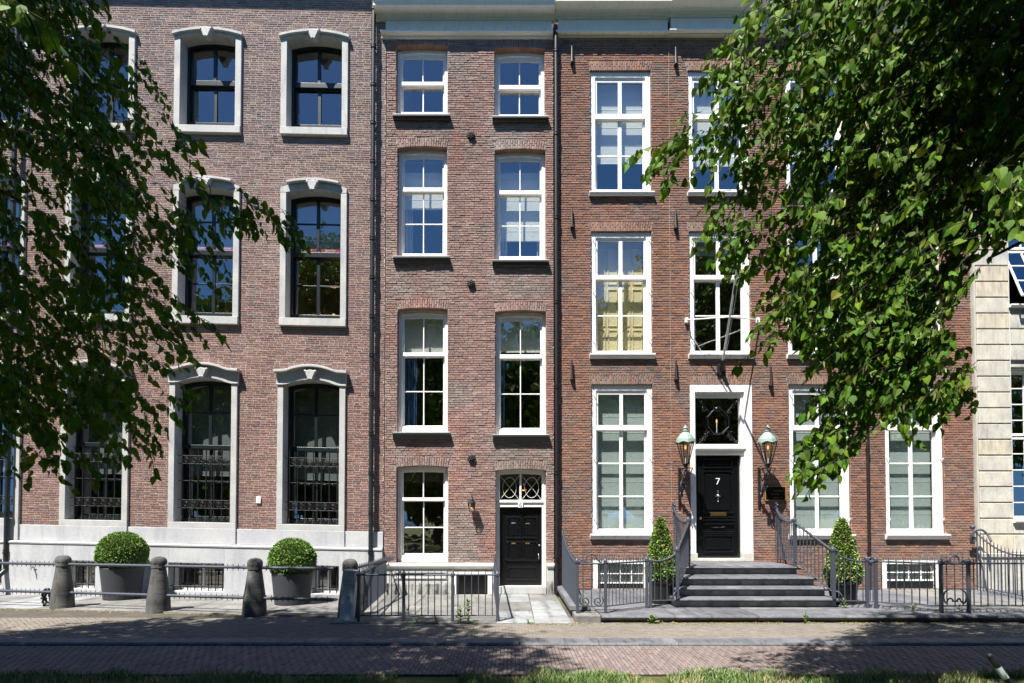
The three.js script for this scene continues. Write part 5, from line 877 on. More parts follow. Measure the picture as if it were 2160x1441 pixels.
{
  const t = thing('iron_fence', 'ornate grey iron fence with scrolls between the black downpipe and the stone steps', 'fence'), z = -9.76, sc = (c, r, turns, st, dir = 1) => tube(spiral(c, r, r * 0.22, turns, V(dir, 0, 0), V(0, 1, 0), st), 0.012, 34, 5);
  post(t, 1.085, z, PL, 1.0); post(t, 1.555, z, PL, 1.0); post(t, 2.36, -10.28, PL, 0.99); post(t, 2.43, -10.3, PL, 0.97);
  panel(t, [[1.11, -12.95], [1.085, z - 0.02]], (s) => 0.94 + 0.42 * Math.pow(1 - s, 2.4) + 0.06 * (1 - s), K(PL + 0.12), 0.105, 0.07, 0.012);
  panel(t, [[1.11, z], [1.53, z]], K(0.94), K(PL + 0.115), 0.15, 0.22); panel(t, [[1.58, z], [2.33, -10.27]], K(0.94), K(PL + 0.115), 0.082, 0.085, 0.007); panel(t, [[2.45, -10.3], [2.9, -10.36]], (s) => 0.94 + 0.15 * s * s * s, K(PL + 0.13), 0.11, 0.1);
  for (const [cx, dir] of [[1.21, 1], [1.43, -1]]) M(t, 'scroll', sc(V(cx, PL + 0.2, z), 0.09, 1.5, 2.4, dir), MT.ironGrey);
  M(t, 'crest', [tube([V(1.15, 0.95, z), V(1.22, 1.0, z), V(1.25, 1.06, z), V(1.32, 1.1, z), V(1.39, 1.06, z), V(1.42, 1.0, z), V(1.49, 0.95, z)], 0.012, 28, 5), sc(V(1.17, 0.98, z), 0.035, 1.3, 0), sc(V(1.47, 0.98, z), 0.035, 1.3, 0, -1)], MT.ironGrey);
  M(t, 'wall_scroll', tube(spiral(V(1.11, 1.34, -12.86), 0.085, 0.02, 1.5, V(0, 0, 1), V(0, 1, 0), 0.4), 0.018, 30, 6), MT.ironGrey);
  rebase(t, 1.7, PL, z);
}
function stairRail(label, wx, px_, bx, sgn) {
  const t = thing('stair_railing', label, 'railing', 'railings of the stone steps'), zt = -11.62, zb = -10.33;
  post(t, px_, zt, 0.74, 1.68, 0.026); post(t, bx, zb, 0.275, 1.16, 0.026);
  panel(t, [[wx, -12.9], [px_, zt - 0.02]], (s) => 1.62 + 0.34 * Math.pow(1 - s, 2.2), K(0.84), 0.105, 0.07, 0.0095);
  panel(t, [[px_, zt + 0.02], [bx, zb - 0.02]], (s) => 1.60 - 0.50 * s, (s) => 0.86 - 0.47 * s, 0.13, 0.08, 0.0095);
  M(t, 'handrail', tube([V(wx, 1.96, -12.9), V((wx * 2 + px_) / 3, 1.73, -12.5), V((wx + px_ * 2) / 3, 1.64, -12.1), V(px_, 1.625, zt)], 0.021, 30, 6), MT.ironGrey);
  M(t, 'handrail', tube([V(px_, 1.615, zt), V((px_ + bx) / 2, 1.365, (zt + zb) / 2), V(bx, 1.115, zb)], 0.021, 24, 6), MT.ironGrey);
  M(t, 'wall_scroll', [tube(spiral(V(wx, 1.90, -12.84), 0.12, 0.03, 1.5, V(0, 0, 1), V(0, 1, 0), 0.6), 0.022, 34, 6), ball(wx, 2.04, -12.84, 0.032)], MT.ironGrey);
  M(t, 'foot_curl', tube([V(bx, 0.42, zb), V(bx + 0.06 * sgn, 0.4, zb + 0.06), V(bx + 0.1 * sgn, 0.33, zb + 0.08), V(bx + 0.12 * sgn, 0.28, zb + 0.03)], 0.012, 14, 5), MT.ironGrey);
  rebase(t, bx, 0.275, zb);
}
stairRail('iron stair railing with wall scroll on the left of the stone steps', 3.55, 3.5, 2.91, -1);
stairRail('iron stair railing with wall scroll on the right of the stone steps', 5.79, 5.6, 5.66, 1);
{
  const t = thing('iron_fence', 'long grey iron fence right of the stone steps with a scrolled gate', 'fence'), z = -9.8, sc = (c, r, turns, st, dir = 1) => tube(spiral(c, r, r * 0.22, turns, V(dir, 0, 0), V(0, 1, 0), st), 0.014, 34, 5);
  post(t, 6.24, -10.32, PL, 1.0); post(t, 6.36, -10.26, PL, 0.99); post(t, 7.16, z, PL, 0.98); post(t, 7.62, z, PL, 0.98); post(t, 10.9, z, PL, 0.98);
  panel(t, [[5.7, -10.34], [6.22, -10.32]], (s) => 0.94 + 0.13 * Math.pow(1 - s, 2.5), K(PL + 0.12), 0.11, 0.1); panel(t, [[6.26, -10.31], [6.34, -10.27]], K(0.94), K(PL + 0.12), 0.05, 0.05); panel(t, [[6.39, -10.25], [7.13, z]], K(0.94), K(PL + 0.115), 0.115, 0.05); panel(t, [[7.19, z], [7.59, z]], K(0.94), K(PL + 0.115), 0.12, 0.16); panel(t, [[7.65, z], [10.88, z]], K(0.94), K(PL + 0.115), 0.115, 0.1);
  M(t, 'scroll', [tube([V(7.36, PL + 0.2, z), ...spiral(V(7.31, PL + 0.19, z), 0.045, 0.05, 0.5, V(1, 0, 0), V(0, 1, 0), 0.2, 8), V(7.24, PL + 0.16, z), V(7.2, PL + 0.24, z), V(7.22, PL + 0.34, z), V(7.29, PL + 0.39, z)], 0.014, 36, 5), tube([V(7.42, PL + 0.2, z), V(7.46, PL + 0.24, z), V(7.49, PL + 0.19, z), V(7.54, PL + 0.16, z), V(7.58, PL + 0.24, z), V(7.56, PL + 0.34, z), V(7.49, PL + 0.39, z)], 0.014, 36, 5), rod(V(7.34, PL + 0.19, z), V(7.44, PL + 0.19, z), 0.012)], MT.ironGrey);
  { const g = new THREE.TorusGeometry(0.075, 0.014, 6, 20); g.translate(7.39, 1.0, z); M(t, 'crest', [g, tube([V(7.2, 0.95, z), V(7.25, 0.99, z), V(7.3, 0.955, z)], 0.016, 10, 5), tube([V(7.48, 0.955, z), V(7.53, 0.99, z), V(7.58, 0.95, z)], 0.016, 10, 5)], MT.ironGrey); }
  { const g = new THREE.TorusGeometry(0.05, 0.016, 6, 16); g.translate(6.3, 0.96, -10.29); M(t, 'ring', g, MT.ironGrey); }
  rebase(t, 7.39, PL, z);
}
{
  const t = thing('iron_fence', 'iron fence with a curled end running forward from the sandstone corner', 'fence');
  panel(t, [[10.2, -12.9], [9.5, -9.9]], (s) => 0.98 + 0.42 * Math.pow(Math.max(0, 1 - s * 2.2), 1.8), K(PL + 0.08), 0.13, 0.12, 0.011);
  M(t, 'wall_scroll', [tube([V(10.18, 1.22, -12.92), V(10.1, 1.14, -12.88), V(10.06, 1.26, -12.84), V(10.12, 1.42, -12.8), V(10.24, 1.44, -12.76), V(10.32, 1.32, -12.7), V(10.3, 1.2, -12.6)], 0.024, 34, 6), tube(spiral(V(10.13, 1.24, -12.86), 0.06, 0.015, 1.4, V(1, 0, 0.2), V(0, 1, 0), 3), 0.018, 24, 6), ball(10.13, 1.5, -12.88, 0.05, 10)], MT.ironGrey);
  rebase(t, 10.2, PL, -12.9);
}

// ================================================================ plants
function leafGeo(pts, fold, curl) {        // outline of the right half, base at 0,0, tip along +y; folded along the midrib
  const pos = [], n = pts.length, z = (x, y) => Math.abs(x) * fold - y * y * curl;
  const v = (x, y) => [x, y, z(x, y)];
  for (const s of [1, -1]) for (let i = 0; i + 1 < n; i++) { const a = pts[i], b = pts[i + 1], m0 = v(0, Math.max(0, a[1])), m1 = v(0, Math.max(0, b[1])), p = v(a[0] * s, a[1]), q = v(b[0] * s, b[1]); const tri = s > 0 ? [[m0, p, q], [m0, q, m1]] : [[m0, q, p], [m0, m1, q]]; for (const t of tri) pos.push(...t.flat()); }
  const g = new THREE.BufferGeometry(); g.setAttribute('position', new THREE.BufferAttribute(new Float32Array(pos), 3)); g.computeVertexNormals();
  const uv = new Float32Array(pos.length / 3 * 2); for (let i = 0; i < pos.length / 3; i++) { uv[2 * i] = pos[3 * i]; uv[2 * i + 1] = pos[3 * i + 1]; } g.setAttribute('uv', new THREE.BufferAttribute(uv, 2));
  return g;
}
const limeLeaf = leafGeo([[0.0, 0.0], [0.2, -0.1], [0.42, 0.06], [0.46, 0.3], [0.36, 0.58], [0.17, 0.82], [0.0, 1.0]], 0.22, 0.16);
const limeLeafB = leafGeo([[0.0, 0.0], [0.18, -0.08], [0.4, 0.1], [0.42, 0.36], [0.3, 0.62], [0.12, 0.86], [0.0, 1.04]], -0.18, 0.3);
const boxLeaf = leafGeo([[0.0, 0.0], [0.3, 0.35], [0.24, 0.75], [0.0, 1.0]], 0.3, 0.1);
const bract = leafGeo([[0.0, 0.0], [0.09, 0.2], [0.11, 0.6], [0.05, 0.92], [0.0, 1.0]], 0.2, 0.25);
const leafVein = tex(128, (u, v) => { const x = u - 0.5, a = Math.abs(x); const rib = Math.max(0, 1 - a * 30), side = Math.max(0, 1 - Math.abs(((v * 7 + a * 5) % 1) - 0.5) * 9) * 0.6; return 0.3 + 0.5 * Math.max(rib, side) + 0.2 * fbm(u * 20, v * 20, 200, 20, 2); }, false, 1);
const leafMat = new THREE.MeshPhysicalMaterial({ roughness: 0.62, specularIntensity: 0.3, transmission: 0.42, thickness: 0, ior: 1.4, bumpMap: leafVein, bumpScale: 0.0, side: THREE.DoubleSide });
const LEAF = [[0.075, 0.158, 0.009], [0.098, 0.185, 0.011], [0.055, 0.122, 0.009], [0.125, 0.21, 0.013], [0.068, 0.145, 0.014]];
const leafMats = LEAF.map((c) => new THREE.MeshPhysicalMaterial({ color: lin(...c), roughness: 0.62, specularIntensity: 0.3, transmission: 0.42, thickness: 0, ior: 1.4, side: THREE.DoubleSide }));
const bractMat = new THREE.MeshPhysicalMaterial({ color: lin(0.22, 0.27, 0.08), roughness: 0.7, transmission: 0.35, thickness: 0, side: THREE.DoubleSide });
const Q = new THREE.Quaternion(), Mx = new THREE.Matrix4(), C = new THREE.Color();
function frame(axis, nrm) { const y = axis.clone().normalize(), z = nrm.clone().addScaledVector(y, -nrm.dot(y)).normalize(), x = y.clone().cross(z); return new THREE.Quaternion().setFromRotationMatrix(new THREE.Matrix4().makeBasis(x, y, z)); }
function inst(parent, name, geo, material, list) { const m = new THREE.InstancedMesh(geo, material, list.length); m.name = name; m.userData.kind = 'stuff'; m.castShadow = m.receiveShadow = true; list.forEach((l, i) => { m.setMatrixAt(i, Mx.compose(l.p, l.q, V(l.s * (l.x ?? 1), l.s, l.s * (l.z ?? 1)))); if (l.c) m.setColorAt(i, C.setRGB(...l.c)); }); parent.add(m); return m; }
const rv = () => V(rr(-1, 1), rr(-1, 1), rr(-1, 1));

// ---- clipped box and yew in pots
const topiaryMat = new THREE.MeshPhysicalMaterial({ roughness: 0.55, transmission: 0.2, thickness: 0, side: THREE.DoubleSide });
function topiary(parent, radius, y0, y1, n, size, palette, lump) {           // radius(t) of height t in 0..1
  const list = [], H = y1 - y0, rows = 26, seg = 30, core = [];
  const bump = (a, t) => 1 + lump * (fbm(a * 2.2 + 9, t * 6 + 3, 300, 0, 3) - 0.5) * 2;
  for (let i = 0; i < n; i++) {
    const t = rnd(), a = rnd() * Math.PI * 2; if (rnd() > radius(t) / 0.55 + 0.1) { continue; }
    const r = radius(t) * bump(a, t) * (1 - 0.13 * rnd() * rnd() * 2 + 0.05 * rnd()), e = 0.03, nr = V(Math.cos(a), (radius(Math.max(0, t - e)) - radius(Math.min(1, t + e))) / (2 * e * H) * 1.0, Math.sin(a)).normalize();
    list.push({ p: V(Math.cos(a) * r, y0 + t * H, Math.sin(a) * r), q: frame(nr.clone().addScaledVector(rv(), 0.75), rv().add(V(0, 0.8, 0))), s: size * rr(0.7, 1.3), c: pick(palette).map((v) => v * rr(0.75, 1.25)) });
  }
  const g = new THREE.CylinderGeometry(1, 1, 1, seg, rows, false), p = g.attributes.position; for (let i = 0; i < p.count; i++) { const t = p.getY(i) + 0.5, x = p.getX(i), z = p.getZ(i), l = Math.hypot(x, z), a = Math.atan2(z, x), r = l > 0.01 ? radius(t) * bump(a < 0 ? a + Math.PI * 2 : a, t) * 0.9 : 0; p.setXYZ(i, Math.cos(a) * r, y0 + t * H, Math.sin(a) * r); } g.computeVertexNormals();
  M(parent, 'inner_twigs', g, mat({ c: [0.085, 0.10, 0.035], roughness: 1 }));
  inst(parent, 'foliage', boxLeaf, topiaryMat, list);
}
const boxGreen = [[0.115, 0.23, 0.027], [0.14, 0.26, 0.03], [0.09, 0.185, 0.022], [0.165, 0.285, 0.04]], yewGreen = [[0.13, 0.225, 0.035], [0.165, 0.265, 0.04], [0.195, 0.28, 0.043], [0.09, 0.175, 0.03], [0.25, 0.30, 0.07]];
function ballPot(px, py, w, h, rb, cy, label) {
  const t = thing('potted_box_ball', label, 'potted plant', 'clipped ball shrubs in grey pots'), d = EYE * FOC / (py - HOR) + 0.4, s = w;
  M(t, 'pot', lathe([[0.0, 0.02], [s * 0.40, 0.02], [s * 0.41, 0.0], [s * 0.42, 0.02], [s * 0.5, h - 0.02], [s * 0.5, h], [s * 0.465, h], [s * 0.455, h - 0.1], [0, h - 0.1]], 0, 0.02, 0, 36), MT.potGrey);
  M(t, 'soil', (() => { const g = new THREE.CircleGeometry(s * 0.457, 24); g.rotateX(-Math.PI / 2); g.translate(0, h - 0.05, 0); return g; })(), MT.soil);
  topiary(t, (u) => Math.sqrt(Math.max(0, 1 - Math.pow(2 * u - 1, 2) * 0.98)) * rb, cy - rb * 0.98, cy + rb * 0.98, 15000, 0.036, boxGreen, 0.10);
  t.position.set((px - PCX) * d / FOC, 0.0, -d);
}
ballPot(260, 1270, 0.80, 0.66, 0.45, 0.955, 'clipped green ball shrub in a grey pot between the first two bollards');
ballPot(618, 1281, 0.78, 0.62, 0.43, 0.865, 'clipped green ball shrub in a grey pot between the third bollard and the cabinet');
function conePot(px, d, y0, y1, r, w, h, label, seedA) {
  const t = thing('potted_cone_shrub', label, 'potted plant', 'cone shrubs in black pots'), x = (px - PCX) * d / FOC;
  M(t, 'pot', lathe([[0.0, 0.01], [w * 0.36, 0.01], [w * 0.37, 0], [w * 0.45, h * 0.82], [w * 0.5, h * 0.83], [w * 0.5, h], [w * 0.45, h], [w * 0.44, h - 0.06], [0, h - 0.06]], 0, 0.004, 0, 28), MT.potBlack);
  M(t, 'soil', (() => { const g = new THREE.CircleGeometry(w * 0.44, 20); g.rotateX(-Math.PI / 2); g.translate(0, h - 0.03, 0); return g; })(), MT.soil);
  topiary(t, (u) => r * (u < 0.14 ? 0.72 + 2.0 * u : Math.pow(Math.max(0, 1 - (u - 0.14) / 0.86), 0.72) * 0.99 + 0.03), y0, y1, 11000, 0.05, yewGreen, 0.16);
  t.position.set(x, PL, -d);
}
conePot(1394, 10.9, 0.40, 1.58, 0.275, 0.5, 0.46, 'cone shaped evergreen in a black pot left of the stone steps', 1);
conePot(1776, 10.85, 0.36, 1.57, 0.30, 0.56, 0.44, 'cone shaped evergreen in a black pot right of the stone steps', 2);

// ---- weeds in the joints
const weedMat = new THREE.MeshPhysicalMaterial({ color: lin(0.13, 0.22, 0.045), roughness: 0.6, transmission: 0.3, thickness: 0, side: THREE.DoubleSide });
function weed(px, d, y0, h, n, label, w = 0.055) {
  const t = thing('weed', label, 'weed', 'weeds growing in the paving joints'), x = (px - PCX) * d / FOC, stem = [], lv = [];
  for (let i = 0; i < 4; i++) stem.push(V(Math.sin(i * 1.3) * 0.012, h * i / 3, Math.cos(i * 1.7) * 0.01));
  M(t, 'stem', tube(stem, 0.004, 12, 4), weedMat);
  for (let i = 0; i < n; i++) { const f = (i + 0.5) / n, a = i * 2.4, g = bract.clone(); g.scale(2.2, 1, 1); const s = w * rr(0.8, 1.6) * (1.15 - 0.5 * f); g.scale(s, s, s); g.applyQuaternion(frame(V(Math.cos(a), 0.5 + f, Math.sin(a)), V(0, 1, 0.2))); g.translate(0, h * f, 0); M(t, 'leaf', g, weedMat, { keepUV: true }); }
  t.position.set(x, y0, -d);
}
weed(987, 9.46, 0.0, 0.42, 24, 'tall green weed before the iron fence of number 6', 0.075);
weed(971, 9.47, 0.0, 0.25, 16, 'shorter green weed left of the tall one by the fence', 0.07);
weed(879, 9.46, 0.0, 0.08, 9, 'small weed at the foot of the fence below the ground floor window', 0.06); weed(920, 9.46, 0.0, 0.12, 12, 'tufty weed at the foot of the fence, left of the tall weed', 0.06);
weed(1114, 9.44, 0.0, 0.06, 7, 'tiny weed on the paving before door number 6', 0.05); weed(1374, 9.46, 0.0, 0.11, 9, 'broad leaved weed under the edge of the stone platform', 0.1);
weed(1697, 9.47, 0.0, 0.2, 12, 'thin weed at the platform edge right of the steps', 0.05); weed(1923, 9.7, PL, 0.14, 12, 'bushy weed before the fence below the right ground floor window', 0.07); weed(1777, 10.3, PL, 0.16, 12, 'weed at the foot of the steps beside the right black pot', 0.06); weed(2020, 9.9, PL, 0.12, 8, 'yellowish weed behind the scrolled gate', 0.05);
{ // fallen lime blossom and moss along the edges
  const list = [], add = (x, y, z, s) => list.push({ p: V(x, y, z), q: frame(V(rr(-1, 1), rr(-0.1, 0.35), rr(-1, 1)), V(rr(-0.4, 0.4), 1, rr(-0.4, 0.4))), s, c: pick([[0.32, 0.25, 0.07], [0.26, 0.22, 0.07], [0.36, 0.28, 0.10], [0.16, 0.17, 0.04], [0.24, 0.16, 0.06]]).map((v) => v * rr(0.7, 1.2)) });
  for (let i = 0; i < 5200; i++) { const x = rr(-11, 11), k = fbm(x * 1.1, 3, 400, 0, 3); if (k < 0.42) continue; const z0 = x < -2.9 ? -10.02 - (-2.9 - x) * 0.145 : x < 1 ? -9.43 : -9.5; add(x, 0.008, z0 + Math.abs(rr(-1, 1) * rr(0, 1)) * 0.16 * k * 2, rr(0.015, 0.045)); }
  for (let i = 0; i < 1500; i++) add(rr(-11, 11), 0.008, rr(-9.45, -8.2), rr(0.008, 0.022));
  for (let i = 0; i < 500; i++) add(rr(-11, 11), 0.004, rr(-7.86, -6.5), rr(0.01, 0.022));
  for (let i = 0; i < 500; i++) add(rr(-11, 11), 0.01, -8.16 + rr(-0.03, 0.03), rr(0.01, 0.03));
  const o = inst(scene, 'fallen_blossom', bract, new THREE.MeshStandardMaterial({ roughness: 0.95, side: THREE.DoubleSide }), list); o.userData.label = 'yellow fallen blossom scattered along the paving edges'; o.userData.category = 'litter';
}
{ // grass verge
  const blade = new THREE.BufferGeometry(), p = []; const w = [0.05, 0.042, 0.026, 0], y = [0, 0.4, 0.75, 1], z = [0, 0.06, 0.22, 0.46]; for (let i = 0; i < 3; i++) { const a = [-w[i], y[i], z[i]], b = [w[i], y[i], z[i]], c = [w[i + 1], y[i + 1], z[i + 1]], d = [-w[i + 1], y[i + 1], z[i + 1]]; p.push(...a, ...b, ...c); if (i < 2) p.push(...a, ...c, ...d); } blade.setAttribute('position', new THREE.BufferAttribute(new Float32Array(p), 3)); blade.computeVertexNormals();
  const list = []; for (let i = 0; i < 90000; i++) { const x = rr(-7.5, 7.5), z = -6.5 + Math.pow(rnd(), 1.3) * 2.4, k = fbm(x * 1.3, z * 1.3, 410, 0, 3), e = fbm(x * 3, 7, 411, 0, 3); if (z < -6.42 + (0.55 - e) * 0.5) continue; if (k < 0.3) continue; const a = rnd() * 6.28, dry = fbm(x * 2.2, z * 2.2, 413, 0, 2) > 0.56 && rnd() < 0.65; Q.setFromEuler(new THREE.Euler(rr(-0.45, 0.45), a, rr(-0.45, 0.45), 'YXZ')); list.push({ p: V(x, -0.035, z), q: Q.clone(), s: rr(0.05, 0.115) * (0.7 + k * 0.7), c: (dry ? pick([[0.34, 0.30, 0.13], [0.28, 0.27, 0.11]]) : pick([[0.10, 0.17, 0.035], [0.13, 0.20, 0.04], [0.16, 0.23, 0.055], [0.085, 0.15, 0.03]])).map((v) => v * rr(0.75, 1.25)) }); }
  const o = inst(scene, 'grass', blade, new THREE.MeshPhysicalMaterial({ roughness: 0.6, transmission: 0.25, thickness: 0, side: THREE.DoubleSide }), list); o.userData.label = 'rough grass verge along the near side of the brick road'; o.userData.category = 'grass';
}
{ // leaning striped stake at the lower right
  const t = thing('striped_stake', 'leaning black and white banded stake in the grass at the lower right', 'post'), a = at(2088, 1384, 4.6), b = V(a.x + 0.42, -0.05, a.z + 0.08), n = 8;
  for (let i = 0; i < n; i++) { const p = a.clone().lerp(b, i / n), q = a.clone().lerp(b, (i + 1) / n); M(t, 'band', rod(q, p, 0.024, 12), i % 2 ? mat({ c: [0.45, 0.52, 0.53], roughness: 0.6 }) : MT.ironBlack); }
  M(t, 'cap', ball(a.x, a.y, a.z, 0.025, 10), MT.ironBlack); rebase(t, b.x, 0, b.z);
}

// ================================================================ lime trees
function inside(poly, x, y) { let c = false; for (let i = 0, j = poly.length - 1; i < poly.length; j = i++) { const [xi, yi] = poly[i], [xj, yj] = poly[j]; if ((yi > y) !== (yj > y) && x < (xj - xi) * (y - yi) / (yj - yi) + xi) c = !c; } return c; }
const inFrame = (p) => { if (p.z > -0.4) return null; const [x, y] = pix(p); return x > -60 && x < 2220 && y > -60 && y < 1500 ? [x, y] : null; };
function limeTree(T) {
  const t = thing('lime_tree', T.label, 'tree', 'lime trees along the verge'), leaves = [], bracts = [], wood = [];
  const leaf = (p, axis, s) => leaves.push({ p, q: frame(axis, V(rr(-1, 1), rr(0.1, 1.1), rr(-0.6, 1))), s, c: pick(LEAF).map((v) => v * rr(0.75, 1.2)), k: Math.floor(rnd() * LEAF.length), x: rr(0.7, 1.08), z: rr(0.4, 2.6) });
  function spray(p0, dir, n, s, stems) {
    const d = dir.clone().normalize(), pts = [p0.clone()]; let p = p0.clone();
    for (let i = 0; i < n; i++) {
      d.y -= 0.13; d.addScaledVector(rv(), 0.16).normalize(); p = p.clone().addScaledVector(d, s * rr(0.5, 0.75)); pts.push(p);
      const side = V(d.z, 0, -d.x).normalize().multiplyScalar(i % 2 ? 1 : -1), ax = d.clone().multiplyScalar(0.6).addScaledVector(side, 0.8).add(V(0, rr(-1.3, -0.25), 0)).addScaledVector(rv(), 0.35);
      const base = p.clone().addScaledVector(ax.clone().normalize(), s * 0.3);
      leaf(base, ax, s * rr(0.75, 1.2));
      if (rnd() < 0.22) bracts.push({ p: p.clone(), q: frame(V(rr(-0.4, 0.4), -1, rr(-0.4, 0.4)), rv()), s: s * rr(0.8, 1.1), c: [0.22, 0.27, 0.08].map((v) => v * rr(0.8, 1.2)) });
    }
    if (stems) wood.push(new THREE.TubeGeometry(new THREE.CatmullRomCurve3(pts), Math.max(3, n), s * 0.036, 3));
  }
  // crown within the frame: hanging sprays whose outline the photograph gives, spread through the crown's depth
  for (const z of T.zones) {
    let made = 0, tries = 0; const xs = z.poly.map((p) => p[0]), ys = z.poly.map((p) => p[1]), x0 = Math.min(...xs), x1 = Math.max(...xs), y0 = Math.min(...ys), y1 = Math.max(...ys);
    while (made < z.n && tries++ < z.n * 40) {
      const x = rr(x0, x1), y = rr(y0, y1); if (!inside(z.poly, x, y)) continue;
      const d = rr(z.d[0], z.d[1]), p = at(x, y, d);
      if (fbm(p.x * 1.5 + 20, p.y * 1.5 + 20, 500 + T.s, 0, 3) + 0.25 * fbm(p.z * 2, p.x * 2, 510, 0, 2) < z.gap) continue;
      const out = V(p.x - T.trunk.x, 0, p.z - T.trunk.z).normalize();
      spray(p, V(out.x * 0.8 + rr(-0.5, 0.5), rr(-0.7, 0.15), out.z * 0.5 + rr(-0.5, 0.5)), Math.floor(rr(4, 9)), rr(0.052, 0.088), true); made++;
    }
  }
  // the rest of the crown, above and beside the frame
  for (const e of T.crown) for (let i = 0; i < e.n; i++) {
    const v = rv(); if (v.length() > 1) { i--; continue; } v.normalize().multiplyScalar(Math.pow(rnd(), 0.45));
    const p = V(e.c[0] + v.x * e.r[0], e.c[1] + v.y * e.r[1], e.c[2] + v.z * e.r[2]);
    if (fbm(p.x * 0.9 + 30, p.y * 0.9 + p.z * 0.7 + 30, 520, 0, 3) < 0.4) continue;
    const f = inFrame(p); if (f && !T.zones.some((z) => inside(z.poly, ...f))) continue;
    if (f && p.z > -3.6) continue;
    spray(p, rv().add(V(0, -0.2, 0)), 6, rr(0.11, 0.16), false);
  }
  // trunk and limbs
  const B = T.trunk, top = V(B.x + T.lean[0], T.h, B.z + T.lean[1]), tr = [V(B.x, -0.1, B.z), V(B.x + 0.05, 1.5, B.z - 0.03), V(B.x + T.lean[0] * 0.4, T.h * 0.5, B.z + T.lean[1] * 0.4), top], curve = new THREE.CatmullRomCurve3(tr);
  const g = new THREE.TubeGeometry(curve, 24, 1, 12), pos = g.attributes.position, P = new THREE.Vector3(); for (let i = 0; i < pos.count; i++) { const k = Math.floor(i / 13) / 24, c = curve.getPointAt(k); P.fromBufferAttribute(pos, i).sub(c).multiplyScalar((0.3 * (1 - k * 0.85) + 0.12 * Math.exp(-k * 18)) * (1 + 0.08 * Math.sin(i % 13 * 2.1))).add(c); pos.setXYZ(i, P.x, P.y, P.z); } g.computeVertexNormals();
  M(t, 'trunk', g, MT.bark);
  const br = []; for (const L of T.limbs) { const a = curve.getPointAt(L[0]), e = V(...L[1]), m = a.clone().lerp(e, 0.55).add(V(0, L[2], 0)), c = new THREE.CatmullRomCurve3([a, m, e]), q = new THREE.TubeGeometry(c, 16, 1, 6), pp = q.attributes.position; for (let i = 0; i < pp.count; i++) { const k = Math.floor(i / 7) / 16, cc = c.getPointAt(k); P.fromBufferAttribute(pp, i).sub(cc).multiplyScalar(L[3] * (1 - 0.85 * k)).add(cc); pp.setXYZ(i, P.x, P.y, P.z); } q.computeVertexNormals(); M(t, 'branch', q, MT.bark); }
  if (wood.length) M(t, 'twigs', wood, MT.bark, { keepUV: true });
  // the leaves that show largest are parts of their own
  for (const l of leaves) { const f = inFrame(l.p); l.d = f && f[0] > 0 && f[0] < 2160 && f[1] > 0 && f[1] < 1441 ? -l.p.z / l.s : 1e9; }
  const big = new Set(leaves.slice().sort((a, b) => a.d - b.d).slice(0, T.single ?? 300).filter((l) => l.d < 1e8)), rest = leaves.filter((l) => !big.has(l));
  for (const l of big) { const m = new THREE.Mesh(l.k % 2 ? limeLeaf : limeLeafB, leafMats[l.k]); m.name = 'leaf'; m.position.copy(l.p); m.quaternion.copy(l.q); m.scale.set(l.s * l.x, l.s, l.s * Math.max(0.5, l.z)); m.castShadow = m.receiveShadow = true; t.add(m); }
  inst(t, 'crown', limeLeaf, leafMat, rest); 
  if (bracts.length) inst(t, 'flower_bracts', bract, new THREE.MeshPhysicalMaterial({ roughness: 0.7, transmission: 0.35, thickness: 0, side: THREE.DoubleSide }), bracts);
  rebase(t, B.x, 0, B.z);
  return leaves.length;
}
const nL = limeTree({ s: 1, label: 'lime tree hanging into the picture from the left', trunk: V(-7.2, 0, -3.0), lean: [0.3, -0.1], h: 9.5,
  zones: [
    { n: 470, d: [4.2, 6.4], gap: 0.54, poly: [[-120, -150], [150, -150], [200, 20], [300, 110], [340, 210], [410, 310], [440, 400], [500, 450], [470, 540], [380, 560], [400, 690], [370, 760], [390, 850], [300, 930], [200, 960], [140, 990], [-120, 930]] },
    { n: 820, d: [4.4, 7.2], gap: 0.48, poly: [[-120, -150], [120, -150], [170, 120], [200, 260], [250, 420], [260, 620], [250, 740], [200, 850], [90, 900], [-120, 860]] },
    { n: 22, d: [4.4, 5.2], gap: 0.3, poly: [[400, 390], [470, 390], [560, 425], [600, 440], [612, 500], [610, 530], [560, 450], [470, 440]] },
    { n: 4, d: [2.2, 2.7], gap: 0.2, poly: [[-60, -60], [-10, -60], [-5, 50], [-50, 50]] }],
  crown: [{ n: 15000, c: [-7.0, 8.8, -2.5], r: [4.5, 4.6, 3.5] }, { n: 700, c: [-7.5, 5.2, -3.4], r: [3.3, 2.2, 2.2] }],
  limbs: [[0.45, [-3.6, 6.2, -4.8], 0.7, 0.09], [0.4, [-4.5, 4.6, -5.3], 0.8, 0.08], [0.55, [-4.2, 8.0, -4.6], 0.8, 0.09], [0.5, [-10, 8, -2], 0.8, 0.1], [0.7, [-7, 12, -1], 0.4, 0.1], [0.6, [-6, 9, 0.4], 0.6, 0.09]] });
